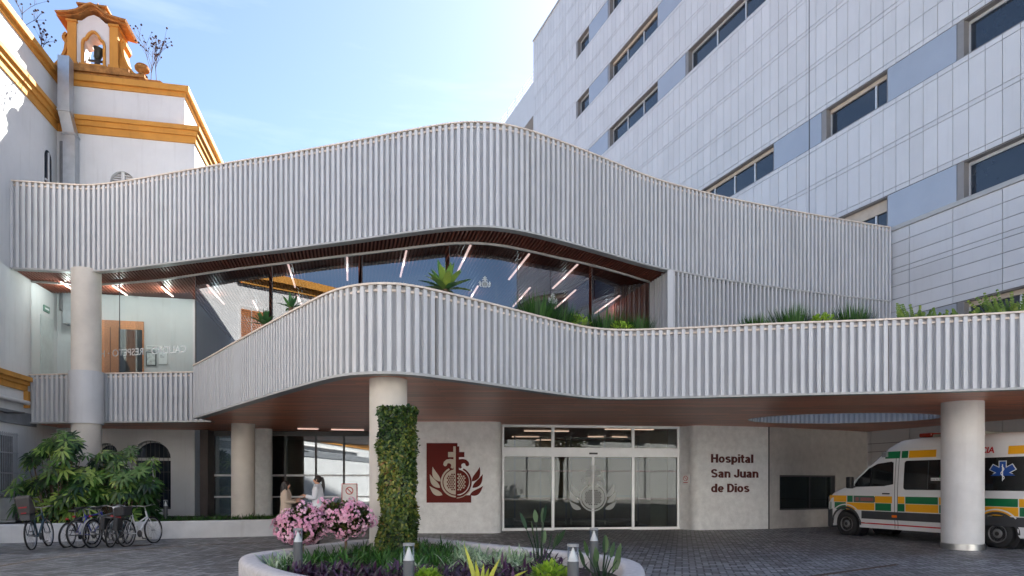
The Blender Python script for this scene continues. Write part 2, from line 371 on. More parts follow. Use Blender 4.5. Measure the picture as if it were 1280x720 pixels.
# ------------------------------------------------------------------ hospital tower on the right
FX0, FK = 22.8, .38                           # facade plan line: X + .38 Y = 22.8
fd = Vector((-FK, 1, 0)).normalized(); FL = math.sqrt(1+FK*FK)
def fpx(px): return FX0/((px-640)/F+FK)*FL    # distance along the facade from Y = 0
def tower():
    T = thing('hospital_tower', (FX0, 0, 0), 0, 'tall hospital block clad in pale grey panels with rows of recessed windows', 'building')
    ang = math.atan2(fd.y, fd.x); T.rotation_euler = (0, 0, ang)   # local x along facade (away), local y out of facade is +y (towards camera left)
    u0, u1, ztop = 9.6, fpx(667), 37.4
    rows = [(6.15, 7.40), (10.67, 11.89), (15.22, 16.44), (23.0, 24.22), (27.2, 28.42), (31.4, 32.62)]
    cols = [(fpx(736), fpx(720), 'W'), (fpx(760), fpx(736), 'P'), (fpx(822), fpx(760), 'W'), (fpx(857), fpx(822), 'P'), (fpx(967), fpx(857), 'W'),
            (fpx(1027), fpx(967), 'P'), (fpx(1109), fpx(1027), 'W'), (fpx(1196), fpx(1109), 'P'), (18.6, fpx(1196), 'W'), (14.5, 18.6, 'P'), (u0+.4, 14.5, 'W'), (u0, u0+.4, 'P')]
    wallx = MB(); wallx.cv = .5
    edges = [0.0]+[z for r in rows for z in r]+[ztop]
    rc = .28
    # structural wall: spandrels between the rows, and solid ends
    for i in range(0, len(edges), 2): wallx.box((u0, -6, edges[i]), (u1, -.03, edges[i+1]))
    ulast = fpx(720)
    for a, c in rows: wallx.box((ulast, -6, a), (u1, -.03, c))
    for a, c in rows: wallx.box((u0, -6, a), (ulast, -rc-.35, c))
    wallx.build('wall', tile_back, T)
    # cladding: real panels with open joints
    pan = MB(); g = .020
    def course(z0, z1, a=u0, c=u1, step=.525, off=0):
        u = a
        k = 0
        while u < c-.05:
            e = min(c, u+step); pan.cv = rnd.random()
            y = rnd.uniform(-.002, .002); pan.box((u+g/2, -.028, z0+g/2), (e-g/2, y, z1-g/2)); u = e; k += 1
    zz = [r for r in rows]
    def span(z0, z1, extra):
        zs = [z0]+extra+[z1]
        for a, c in zip(zs, zs[1:]): course(a, c)
    big = [0, .75, 1.5, 2.25, 3.0, 3.75, 4.5, 5.25, 6.0]
    for a, c in zip([0, .9, 1.8, 2.7, 3.0, 3.9, 4.8, 5.5], [.9, 1.8, 2.7, 3.0, 3.9, 4.8, 5.5, 6.15]): course(a, c, step=1.575)
    ctr = [7.40, 7.63, 8.08, 8.54, 8.98, 9.16, 9.57, 10.07, 10.52]
    for a, c in zip(ctr, ctr[1:]): course(a, c, step=1.575)
    def mid(a, c, doubles):
        zs = [a, a+.18]
        for d_ in doubles: zs += [d_-.085, d_+.085] if isinstance(d_, float) else [d_[0]]
        span(zs[0], c, sorted(zs[1:])+[c-.18])
    mid(11.89, 15.22, [13.6]); mid(16.44, 23.0, [(17.5,), 18.5, 20.1, 21.5]); mid(24.22, 27.2, [25.7]); mid(28.42, 31.4, [29.9]); mid(32.62, ztop, [34.0, 35.6])
    for a, c in rows: course(a, c, ulast, u1)
    pan.build('cladding', tile_m, T)
    cap = MB(); cap.box((u0, -.5, ztop), (u1+.1, .06, ztop+.12)); cap.build('parapet_cap', trim_m, T); cap = MB(); cap.box((u0, -.06, 10.52), (fpx(1113), .05, 10.665)); cap.build('sill_flashing', trim_m, T)
    endw = MB(); endw.box((u1, -6, 0), (u1+.06, -.001, ztop)); endw.build('end_wall', tile_m, T)
    jn = MB(); uj = fpx(1011.5); jn.box((uj-.02, -.02, 10.7), (uj+.02, .004, ztop)); jn.build('expansion_joint', dark, T)
    for ri, (a, c) in enumerate(rows):
        for (x0, x1, k) in cols:
            if ri == 0 and x0 > fpx(1190): continue
            if k == 'P':
                p = MB(); p.box((x0+.02, -.2, a+.012), (x1-.02, -.01, c-.012)); p.build('metal_panel', metal_pan, T)
            else:
                w = MB(); w.box((x0, -rc-.3, a), (x0+.03, -.02, c)); w.box((x1-.22, -rc-.3, a), (x1, -.02, c)); w.box((x0, -rc-.3, c-.03), (x1, -.035, c-.003)); w.box((x0, -rc-.3, a+.003), (x1, -.01, a+.03))
                fz0, fz1 = a+.03, c-.03; fr = .06; y0, y1 = -rc-.06, -rc+.02
                blind = rnd.choice([0, 0, 0, .15]) if not (ri == 1 and abs(x0-fpx(1109)) < .1) else .42
                L = x1-.22-x0-.03; n = max(1, round(L/1.9)) if L > 1.2 else 1
                if ri in (1, 2) and x0 < fpx(1190): n = 1
                frm = MB()
                frm.box((x0+.03, y0, fz0), (x1-.22, y1, fz0+fr)); frm.box((x0+.03, y0, fz1-fr*1.6), (x1-.22, y1, fz1))
                xs = [x0+.03+(L*i/n) for i in range(n+1)]
                if abs(x0-fpx(1109)) < .1: xs = [x0+.03, x0+.03+L*.24, x1-.22]
                if abs(x0-fpx(967)) < .1 and ri == 2: xs = [x0+.03, x0+.25, x0+1.5, x0+2.9, x0+4.4, x1-.22]
                for i, x in enumerate(xs): frm.box((x-.035 if i else x, y0+.005, fz0+fr), (x+.035 if i < len(xs)-1 else x, y1+.004, fz1-fr*1.6))
                wf = w.build('window', reveal_m, T); frm.build('frame', alu, wf)
                for i in range(len(xs)-1):
                    gl = MB(); gl.box((xs[i]+.03, y0+.02, fz0+fr-.01), (xs[i+1]-.03, y0+.035, fz1-fr)); gl.build('pane', g_tower, wf)
                if blind:
                    bl = MB(); bl.box((x0+.04, -rc-.02, fz1-blind), (x1-.23, -rc+.05, fz1-.002)); bl.build('blind_box', mat('beige_blind', srgb(190,176,160), .7), wf)
    return T
tower()
def far_wing():
    T = thing('hospital_wing', (FX0, 0, 0), math.atan2(fd.y, fd.x), 'rear wing of the hospital beyond the tower with a railing on its roof', 'building')
    u1 = fpx(667)+.08; u2 = u1+22; zt = 35.0; w = MB()
    w.box((u1, -8, 0), (u2, -.55, 28.6)); w.box((u1+7.5, -8, 28.6), (u2, -.55, 32.2)); w.box((u1, -8, 32.2), (u2, -.55, zt)); w.build('wall', tile_m, T)
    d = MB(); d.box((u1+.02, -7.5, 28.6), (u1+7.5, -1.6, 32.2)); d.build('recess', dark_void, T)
    r = MB()
    for z in (zt+.35, zt+.7, zt+1.05): r.tube([(u1, -.7, z), (u2, -.7, z)], .03, 6)
    for i in range(12): r.tube([(u1+.2+i*1.9, -.7, zt), (u1+.2+i*1.9, -.7, zt+1.05)], .03, 6)
    r.build('railing', alu, T)
far_wing()

# ------------------------------------------------------------------ old white building on the left
OA = math.atan2(.203, .979); OB = thing('old_building', (-15.7, 23.56, 0), OA, 'old whitewashed building with bright ochre cornices at the left of the plaza', 'building')
OM = Matrix.Translation((-15.7, 23.56, 0)) @ Matrix.Rotation(OA, 4, 'Z')
OMi = OM.inverted()
BW = 4.42                                        # length of the short front
def old_building():
    w = MB(); w.box((-9, -6.5, 0), (0, 12, 15.5)); w.box((-9, -44, 0), (0, -6.501, 9.9)); w.build('wall', white_wall, OB)
    def arch(x0, x1, z0, zc, n=12):              # outline of an arched opening: rectangle to zc, half circle above
        r = (x1-x0)/2; return [(x0, z0), (x1, z0)]+[((x0+x1)/2+r*math.cos(math.pi*k/n), zc+r*math.sin(math.pi*k/n)) for k in range(n+1)]
    # front wall with two arched openings cut through it
    c0 = lambda px: (OMi @ hit(px, OM.translation.to_2d(), (OM @ Vector((BW,0,0))).to_2d()).to_3d()).x
    ops = [arch(c0(163.5), c0(213.5), .62, 2.42), arch(c0(119), c0(147), .62, 2.6), arch(c0(137.5), c0(168), 10.9, 12.12)]
    bm = bmesh.new(); es = []
    for loop in [[(0,0),(BW,0),(BW,14.2),(BW-.34,14.2),(BW-.34,15.5),(0,15.5)]]+ops:
        vs = [bm.verts.new((p[0], 0, p[1])) for p in loop]; es += [bm.edges.new((vs[i], vs[(i+1) % len(vs)])) for i in range(len(vs))]
    bmesh.ops.triangle_fill(bm, use_beauty=True, edges=es)
    for f in bm.faces:
        f.normal_update()
        if f.normal.y > 0: f.normal_flip()
    ex = bmesh.ops.extrude_face_region(bm, geom=list(bm.faces)); 
    for v in [e for e in ex['geom'] if isinstance(e, bmesh.types.BMVert)]: v.co.y += .55
    bmesh.ops.recalc_face_normals(bm, faces=list(bm.faces))
    me = bpy.data.meshes.new('front_wall'); bm.to_mesh(me); bm.free(); me.materials.append(white_wall); o = bpy.data.objects.new('front_wall', me); COL.objects.link(o); o.parent = OB
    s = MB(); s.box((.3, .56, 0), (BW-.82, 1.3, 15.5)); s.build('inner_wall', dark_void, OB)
    s = MB(); s.box((BW-.55, .553, 0), (BW, 26, 14.2)); s.box((BW-.8, .553, 14.2), (BW-.34, 26, 15.5)); s.build('side_wall', white_wall, OB)
    s = MB(); s.box((.05, .02, 15.5), (BW-.39, 26, 15.6)); s.box((-8.9, -6.5, 15.5), (-.05, 12, 15.6)); s.box((-8.9, -44, 9.9), (-.05, -6.6, 10.0)); s.build('roof', mat('roof_tile', srgb(150,84,52), .9, .3, 6), OB)
    # cornices: stepped mouldings that run along the wing, the front and the side
    BU = BW-.34
    def cornice(zs, m=ochre, xr=BW):
        b = MB()
        for z0, z1, p in zs:
            b.box((0.001, -6.5, z0), (p, -p, z1)); b.box((0.001, -p, z0), (xr+p, -.001, z1)); b.box((xr+.001, -.001, z0), (xr+p, 26, z1))
        return b.build('cornice', m, OB)
    cornice([(15.33, 15.48, .06), (15.48, 15.68, .17)], xr=BU)
    cornice([(13.70, 13.95, .05), (13.95, 14.12, .12), (14.12, 14.27, .2)])
    b = MB()
    for z0, z1, p in ((9.5, 9.75, .1), (9.75, 10.05, .25)): b.box((.001, -44, z0), (p, -6.51, z1))
    b.build('cornice', ochre, OB); b = MB()
    for z0, z1, p in ((4.42, 4.6, .06), (4.6, 4.72, .12), (4.72, 4.86, .2)): b.box((.001, -44, z0), (p, -2.2, z1))
    b.box((.001, -2.35, 3.9), (.13, -2.2, 4.42)); b.build('cornice', ochre, OB)
    # plinth course and pipes of the wing
    b = MB(); b.box((.001, -44, 3.35), (.05, -1.6, 3.75)); b.build('grey_course', mat('bluegrey_render', srgb(120,124,130), .8, .15, 2), OB)
    b = MB(); b.tube([(.12, -30, 4.05), (.12, -2.3, 4.05)], .07, 10); b.build('pipe', conc_clad, OB)
    b = MB(); b.tube([(.09, -20+k*.5, 3.68+.05*math.sin(k*1.3)) for k in range(36)], .022, 6); b.build('cable', black, OB)
    # barred window of the wing
    yl = (OMi @ hit(14.5, OM.translation.to_2d(), (OM @ Vector((0,-10,0))).to_2d()).to_3d()).y
    w = MB(); y0, y1 = yl-1.5, yl
    w.box((.002, y0, 1.2), (.06, y1, 3.05)); wn = w.build('window', mat('window_white', (.6,.6,.6), .6), OB)
    p = MB(); p.box((.061, y0+.1, 1.3), (.066, y1-.1, 2.95)); p.build('pane', g_tower, wn)
    g = MB()
    for i in range(13): g.tube([(.17, y0+.06+i*(y1-y0-.12)/12, 1.2), (.17, y0+.06+i*(y1-y0-.12)/12, 3.05)], .012, 6)
    for z in (1.25, 1.85, 2.45, 3.0): g.box((.16, y0, z-.015), (.18, y1, z+.015))
    g.build('window_grille', mat('grille_grey', (.33,.34,.36), .5), wn)
    # timber louvred shutter of the wing, which the upper glazing mirrors
    w = MB(); w.box((.002, -8.0, 5.5), (.05, -6.7, 8.6)); wn = w.build('shutter_window', mat('window_white', (.6,.6,.6), .6), OB)
    g = MB()
    for k in range(34): g.box((.05, -7.9, 5.6+k*.085), (.085, -7.38, 5.66+k*.085)); g.box((.05, -7.32, 5.6+k*.085), (.085, -6.8, 5.66+k*.085))
    g.build('louvres', wood_door, wn)
    # arched niche window in the wing wall
    yc = (OMi @ hit(59, OM.translation.to_2d(), (OM @ Vector((0,-10,0))).to_2d()).to_3d()).y
    fr = MB(); pts = arch(yc-.33, yc+.33, 10.4, 12.45)
    fr.prism(pts, lambda a, z: Vector((.002, a, z)), lambda a, z: Vector((.02, a, z))); wn = fr.build('window', white_wall, OB)
    p = MB(); p.prism(arch(yc-.25, yc+.25, 10.4, 12.42), lambda a, z: Vector((.021, a, z)), lambda a, z: Vector((.03, a, z))); p.build('pane', g_tower, wn)
    p = MB(); p.box((.031, yc-.03, 10.4), (.06, yc+.03, 12.6)); p.box((.031, yc-.25, 11.6), (.06, yc+.25, 11.66)); p.build('glazing_bar', white_wall, wn)
    # ground-floor arched windows and the louvred one above
    for k, (px0, px1, zb, zs) in enumerate(((163.5, 213.5, .62, 2.42), (119, 147, .62, 2.6))):
        x0, x1 = c0(px0), c0(px1); p = MB(); p.prism(arch(x0, x1, zb, zs), lambda a, z: Vector((a, .40, z)), lambda a, z: Vector((a, .39, z))); wn = p.build('window', g_tower, OB)
        f = MB(); xm = (x0+x1)/2; r = (x1-x0)/2
        f.tube([(x0+.03, .36, zb), (x0+.03, .36, zs)], .035, 6); f.tube([(x1-.03, .36, zb), (x1-.03, .36, zs)], .035, 6); f.box((xm-.05, .32, zb), (xm+.05, .385, zs)); f.box((x0, .32, zs-.06), (x1, .385, zs+.04))
        f.tube([(xm+(r-.03)*math.cos(a), .36, zs+(r-.03)*math.sin(a)) for a in [math.pi*i/14 for i in range(15)]], .035, 6); f.build('frame', mat('window_white', (.6,.6,.6), .6), wn)
        g = MB()
        for i in range(1, 9):
            x = x0+i*(x1-x0)/9; g.tube([(x, .22, zb), (x, .22, zs+math.sqrt(max(0, r*r-(x-xm)**2)))], .008, 5)
        for z in (zb+.05, 1.3, 1.95): g.box((x0, .212, z-.01), (x1, .228, z+.01))
        g.build('window_grille', dark, wn)
    x0, x1 = c0(137.5), c0(168); sh = MB(); xm = (x0+x1)/2; r = (x1-x0)/2
    sh.prism(arch(x0, x1, 10.9, 12.12), lambda a, z: Vector((a, .2, z)), lambda a, z: Vector((a, .19, z))); so = sh.build('louvred_shutter', mat('louvre_back', (.35,.34,.33), .8), OB)
    l = MB(); z = 10.95
    while z < 12.12+r-.05:
        hw = r if z < 12.12 else math.sqrt(max(.001, r*r-(z-12.12)**2))
        l.box((xm-hw+.04, .11, z), (xm+hw-.04, .17, z+.035)); z += .085
    l.box((xm-.055, .06, 10.9), (xm+.055, .18, 12.12+r+.06)); l.build('louvres', white_wall, so)
    # galvanised duct and downpipe on the front
    zi = mat('galvanised_sheet', (.42, .45, .48), .38, .12, 3, metal=.7)
    d = MB(); xa, xb = c0(83.5), c0(97.5)
    d.box((xa, -.72, 14.1), (xb, -.36, 15.95)); d.box((xa+.03, -.4, 7.0), (xb+.05, -.02, 13.5))
    for k in range(2):
        pass
    d.add([(xa,-.72,14.1),(xb,-.72,14.1),(xb,-.36,14.1),(xa,-.36,14.1),(xa+.03,-.4,13.5),(xb+.05,-.4,13.5),(xb+.05,-.02,13.5),(xa+.03,-.02,13.5)], [(0,1,5,4),(1,2,6,5),(2,3,7,6),(3,0,4,7)])
    for z in (13.45, 11.6, 10.0): d.box((xa, -.43, z), (xb+.08, -.015, z+.06))
    d.box((xa-.02, -.75, 14.08), (xb+.02, -.35, 14.14)); d.build('ventilation_duct', zi, OB)
    d = MB(); d.tube([(c0(79.5), -.1, 7.5), (c0(79.5), -.1, 13.3)], .085, 10); d.build('downpipe', mat('grey_pipe', (.2,.2,.21), .5), OB)
old_building()

# bell gable on top of the front: a part of the old building, with sub-parts
def bell_gable():
    y0, y1 = .12, .80; b = MB()
    # white body with a lobed arch through it
    xl, xr, zb, zt = .55, 2.05, 16.62, 18.35; ox0, ox1 = .93, 1.70; oc = (ox0+ox1)/2
    arch = [(ox0, zb), (ox1, zb), (ox1, 17.45), (ox1-.03, 17.6), (ox1-.14, 17.66), (oc+.2, 17.78), (oc+.1, 17.9), (oc, 17.95), (oc-.1, 17.9), (oc-.2, 17.78), (ox0+.14, 17.66), (ox0+.03, 17.6), (ox0, 17.45)]
    outer = [(xl, zb), (xr, zb), (xr, zt), (oc+.42, 18.42), (oc+.2, 18.72), (oc, 18.85), (oc-.2, 18.72), (oc-.42, 18.42), (xl, zt)]
    bm = bmesh.new()
    n = len(arch); es = []
    for loop in (outer, arch):
        vs = [bm.verts.new((p[0], y0, p[1])) for p in loop]; es += [bm.edges.new((vs[i], vs[(i+1) % len(vs)])) for i in range(len(vs)) if not (loop is arch and i == 0) and not (loop is outer and i == 0)]
    v = {(round(q.co.x, 3), round(q.co.z, 3)): q for q in bm.verts}
    es.append(bm.edges.new((v[(xl, zb)], v[(round(ox0,3), zb)]))); es.append(bm.edges.new((v[(round(ox1,3), zb)], v[(xr, zb)])))
    bmesh.ops.triangle_fill(bm, use_beauty=True, edges=es); ex = bmesh.ops.extrude_face_region(bm, geom=list(bm.faces))
    for q in [e for e in ex['geom'] if isinstance(e, bmesh.types.BMVert)]: q.co.y = y1
    bmesh.ops.recalc_face_normals(bm, faces=list(bm.faces)); me = bpy.data.meshes.new('bell_gable'); bm.to_mesh(me); bm.free(); me.materials.append(white_wall)
    go = bpy.data.objects.new('bell_gable', me); COL.objects.link(go); go.parent = OB
    # ochre pilasters and surround
    p = MB()
    for xa, xb in ((.42, .72), (1.9, 2.2)):
        p.box((xa, y0-.09, zb), (xb, y1+.09, 18.2)); p.box((xa-.04, y0-.13, 18.2), (xb+.04, y1+.13, 18.32)); p.box((xa-.04, y0-.13, zb), (xb+.04, y1+.13, zb+.1))
    for a, c in zip(arch[2:], arch[3:]): p.bar((a[0], y0-.02, a[1]), (c[0], y0-.02, c[1]), .09, .09, Vector((0,1,0)))
    p.bar((ox0, y0-.02, zb), (ox0, y0-.02, 17.47), .09, .09, Vector((0,1,0))); p.bar((ox1, y0-.02, zb), (ox1, y0-.02, 17.47), .09, .09, Vector((0,1,0))); p.box((ox0-.1, y0-.1, zb), (ox1+.1, y0-.002, zb+.07))
    p.build('pilasters', ochre, go)
    # curved pediment cornice
    c = MB()
    crv = [(-.02+.12, 18.33), (.3, 18.38), (.55, 18.45), (.8, 18.58), (1.0, 18.8), (1.15, 18.98), (oc, 19.08)]; crv = crv+[(2*oc-x, z) for x, z in crv[-2::-1]]
    for (d0, d1, pr) in ((0, .09, .16), (.09, .2, .3)):
        lo = [(x, z+d0) for x, z in crv]; hi = [(x+(x-oc)*.03, z+d1) for x, z in crv]; m_ = len(crv)
        vs = [(x, y0-pr, z) for x, z in lo]+[(x, y0-pr, z) for x, z in hi]+[(x, y1+pr, z) for x, z in lo]+[(x, y1+pr, z) for x, z in hi]
        fs = []
        for i in range(m_-1): fs += [(i, i+1, m_+i+1, m_+i), (2*m_+i+1, 2*m_+i, 3*m_+i, 3*m_+i+1), (m_+i, m_+i+1, 3*m_+i+1, 3*m_+i), (i+1, i, 2*m_+i, 2*m_+i+1)]
        fs += [(0, m_, 3*m_, 2*m_), (m_-1, 2*m_-1+2*m_-m_+0, 4*m_-1, 2*m_-1)] if False else [(0, m_, 3*m_, 2*m_), (m_-1, 3*m_-1, 4*m_-1, 2*m_-1)]
        c.add(vs, fs)
    c.box((.85, y0-.1, 19.0), (oc*2-.85, y1+.1, 19.2)); c.box((.78, y0-.2, 19.2), (oc*2-.78, y1+.2, 19.3))
    c.build('pediment', ochre_old, go)
    # plinth and scroll wings
    s = MB(); s.box((-.35, y0-.12, 15.84), (3.75, y1+.1, 16.2)); s.box((-.2, y0-.22, 16.2), (3.2, y1+.15, 16.36)); s.box((.1, y0-.14, 16.36), (2.6, y1+.1, 16.62))
    s.prism([(3.2,16.2),(3.75,16.2),(4.1,15.84),(3.2,15.84)], lambda x, z: Vector((x, y1, z)), lambda x, z: Vector((x, y0-.1, z)))
    s.build('plinth', ochre_old, go)
    for sg in (-1, 1):
        k = MB(); X = lambda t: (2.2+t) if sg > 0 else (.42-t)
        prof = [(0, 16.36), (1.0, 16.36), (.8, 16.42), (.5, 16.58), (.28, 16.85), (.14, 17.2), (.1, 17.5), (.2, 17.62), (.2, 17.75), (.1, 17.86), (0, 17.86)]
        poly = [(X(t), z) for t, z in prof]; poly = poly if sg > 0 else poly[::-1]
        k.prism(poly, lambda x, z: Vector((x, y1-.15, z)), lambda x, z: Vector((x, y0+.12, z)))
        for a, q in zip(prof[1:-1], prof[2:-1]): k.bar((X(a[0]), (y0+y1)/2, a[1]), (X(q[0]), (y0+y1)/2, q[1]), .1, y1-y0-.1, Vector((0,1,0)))
        k.build('scroll_wing', ochre, go)
    urn = [(.05,0),(.1,.02),(.05,.07),(.06,.1),(.15,.22),(.16,.3),(.08,.38),(.05,.42),(.08,.47),(.06,.54),(.0,.58)]
    for x, z, sc in ((.35, 18.62, .8), (2.3, 18.62, .8)):
        u = MB(); u.lathe([(r*sc, q*sc) for r, q in urn], 12, (x, .5, z)); u.build('urn', ochre_old, go, smooth=True)
    u = MB(); u.lathe([(.12,0),(.2,.05),(.12,.12),(.1,.2),(.26,.34),(.27,.42),(.2,.46),(.22,.5),(.0,.52)], 14, (3.05, .1, 16.36)); u.build('urn', ochre_old, go, smooth=True)
    u = MB(); u.lathe([(.14,0),(.14,.15),(.08,.22),(.1,.4),(.0,.75)], 10, (oc, .5, 19.3)); u.build('finial', ochre_old, go, smooth=True)
    # bring the gable to its measured width and height
    def fz(z): return 16.12+(min(z, 18.2)-16.62)*.92+max(0, z-18.2)*.58 if z > 16.62 else 15.6+(z-15.84)*(.52/.78)
    for o in [go]+list(go.children):
        for v in o.data.vertices: v.co.x = 1.10+(v.co.x-1.315)*.90; v.co.z = fz(v.co.z)
    # the bell hangs upside down in its swing
    t = thing('bell', OM @ Vector((1.10, .45, fz(17.2))), OA, 'dark bronze bell tipped mouth upwards in the arch of the bell gable', 'bell')
    t.scale = (.8, .8, .8); Mt = Matrix.Rotation(R(16), 4, 'Y'); br = mat('bronze', (.035,.04,.035), .55, .3, 8, metal=.5)
    k = MB(); k.lathe([(.0,-.12),(.1,-.12),(.15,-.05),(.17,.1),(.2,.24),(.26,.34),(.27,.36),(.24,.36),(.18,.26),(.0,.2)], 20, (0,0,.02), Mt); k.build('bell_body', br, t, smooth=True)
    k = MB(); k.box((-.38,-.05,-.2), (.38,.05,-.13)); k.box((-.1,-.07,-.34), (.1,.07,-.1)); k.tube([(-.3,0,-.16),(-.33,0,.0),(-.36,0,.05)], .03, 8); k.tube([(.3,0,-.16),(.33,0,.0)], .03, 8); k.lathe([(0,-.42),(.07,-.38),(.07,-.3),(0,-.28)], 10); k.build('yoke', mat('iron', (.03,.028,.026), .7, .2), t)
bell_gable()
# ------------------------------------------------------------------ entrance pavilion
ZS, ZP, ZU, ZT, ZD = 3.46, 5.02, 8.0, 10.64, 4.2     # soffit, parapet top, upper soffit, roof edge, terrace deck
PV = thing('entrance_pavilion', (0, 0, 0), 0, 'curving hospital entrance pavilion wrapped in two bands of pale vertical metal ribs', 'building')
def smooth(P, it=3):
    for _ in range(it): P = [P[0]]+[(P[i-1]+2*P[i]+P[i+1])/4 for i in range(1, len(P)-1)]+[P[-1]]
    return P
def plan(L, extra=()):
    P = [Vector(((px-640)/F*Y, Y)) for px, Y in L]+[Vector(p) for p in extra]
    return smooth(resample(cat_rom(P, 12), .12), 10)
LOW = plan([(241.7,20.0),(259,18.85),(288,17.05),(317.5,15.57),(346.6,14.35),(375.8,13.35),(405,12.5),(430,12.02),(464,11.78),(487,11.76),(509,11.85),(531,12.05),(553,12.33),(575.6,12.59),(598,12.9),(623.4,13.27),(647,13.66),(670,14.06),(694,14.46),(717,14.87),(740.6,15.2),(764,15.36),(787.5,15.38),(811,15.31),(857.8,15.17),(900,15.0),(989,14.7),(1107.8,14.38),(1197,14.06),(1280,13.74)], [(13.0,12.9),(18.1,11.6)])
UP = plan([(14,20.45),(47,20.57),(70,20.66),(94,20.74),(117,20.75),(141,20.6),(164,20.42),(187.5,20.2),(211,19.98),(234,19.77),(258,19.56),(300,19.2),(345,18.87),(391,18.5),(446.7,18.05),(502,17.6),(557.8,17.22),(590.6,17.12),(621,17.18),(651.7,17.42),(682,17.82),(713,18.3),(743,18.82),(774,19.42),(804.4,20.05),(835,20.6),(859.4,20.95),(885,21.35),(933,21.99),(994,22.76),(1055,23.5),(1113,24.2)])
GL = plan([(38,21.75),(90,22.0),(130,22.05),(165,21.85),(200,21.6),(241.5,21.1),(290,20.55),(338,20.1),(400,19.55),(450,19.15),(520,18.6),(560,18.33),(590,18.27),(620,18.4),(645,18.68),(690,19.35),(737.5,20.1),(780,21.0),(812,21.83)])
BK = [Vector((-15.32, 21.58)), Vector((-9.25, 20.99))]
def v3(p, z): return Vector((p[0], p[1], z))
def off(P, d):
    N_ = normals2(P); return [p+n*d for p, n in zip(P, N_)]
def ribs(P, z0, z1, step=.166, w0=.088, w1=.076, dep=.088, mb=None, z1f=None):
    Q = resample(P, step); N_ = normals2(Q); b = mb or MB()
    for p, n in zip(Q, N_):
        t = Vector((-n.y, n.x)); top = z1
        b.cv = rnd.random()
        vs = [v3(p+t*s*w/2+n*d, z) for z in (z0, top) for s, w, d in ((-1,w0,-dep),(1,w0,-dep),(1,w1,0),(-1,w1,0))]
        b.add(vs, [(0,1,2,3),(7,6,5,4),(1,0,4,5),(2,1,5,6),(3,2,6,7),(0,3,7,4)])
    return b
def sheet(P, d, z0, z1, b): 
    Q = off(P, d); b.strip([v3(p, z0) for p in Q], [v3(p, z1) for p in Q])
def ledge(P, d0, d1, z0, z1, b):
    A, B = off(P, d0), off(P, d1)
    b.strip([v3(p, z1) for p in A], [v3(p, z1) for p in B]); b.strip([v3(p, z0) for p in B], [v3(p, z0) for p in A])
    b.strip([v3(p, z0) for p in A], [v3(p, z1) for p in A]); b.strip([v3(p, z1) for p in B], [v3(p, z0) for p in B])
def band(P, z0, z1, name):
    ribs(P, z0+.03, z1-.04).build(name, rib_m, PV)
    b = MB(); sheet(P, -.087, z0+.02, z1-.03, b); sheet(P, -.2, z0+.02, z1-.03, b); b.build('backing_sheet', back_m, PV)
    b = MB(); ledge(P, -.24, .022, z1-.035, z1, b); ledge(P, -.086, -.035, z1-.14, z1-.10, b); b.build('coping', coping_m, PV)
    b = MB(); Q = resample(P, .166*8); N_ = normals2(Q)
    for p, n in list(zip(Q, N_))[1:-1]: b.box((-.008, 0, z0+.03), (.008, .02, z1-.15), Matrix.Translation((p.x-n.x*.087, p.y-n.y*.087, 0)) @ Matrix.Rotation(math.atan2(-n.x, n.y)+math.pi, 4, 'Z') @ Matrix.Translation((.08,0,0)))
    b.build('cladding_seams', mat('stained_joint', (.16,.14,.12), .8, .4, 3), PV)
    b = MB(); ledge(P, -.22, .012, z0-.02, z0+.028, b); b.build('bottom_trim', trim_m, PV)
band(LOW, ZS, ZP, 'lower_parapet_ribs'); band(BK, ZS, ZP-.02, 'lower_parapet_ribs')
# small return that closes the left end of the forward parapet
ends = [Vector((BK[1].x+.02, BK[1].y-.02)), LOW[0]]
b = MB(); b.box((-.05, 0, ZS), (.05, (BK[1]-LOW[0]).length, ZP-.04), Matrix.Translation((LOW[0].x+.1, LOW[0].y, 0)) @ Matrix.Rotation(math.atan2(-(BK[1]-LOW[0]).x, (BK[1]-LOW[0]).y), 4, 'Z')); b.build('parapet_end', rib_m, PV)
# upper band: solid above, open screen below on the right
xo = ((838-640)/F)
iC = min(range(len(UP)), key=lambda i: abs(UP[i].x/UP[i].y-xo))
band(UP, ZU, ZT, 'upper_parapet_ribs')
RS = UP[iC:]
ribs(RS, ZD, ZU+.0, w0=.07, w1=.055).build('screen_ribs', rib_m, PV)
b = MB(); sheet(RS, -.40, ZD, ZU+.02, b); b.build('screen_backing', mat('screen_backing', (.33,.335,.35), .7, .1, 2), PV)
JB = [GL[-1], UP[iC]+Vector((-.06, .05))]
ribs(JB, ZD, ZU-.03, w0=.085).build('jamb_ribs', rib_m, PV)
b = MB(); sheet(JB, -.087, ZD, ZU-.02, b); b.build('jamb_backing', coping_m, PV)
b = MB(); c = UP[iC]; b.box((c.x-.09, c.y-.03, ZD), (c.x+.09, c.y+.12, ZU)); b.build('corner_post', rib_m, PV)

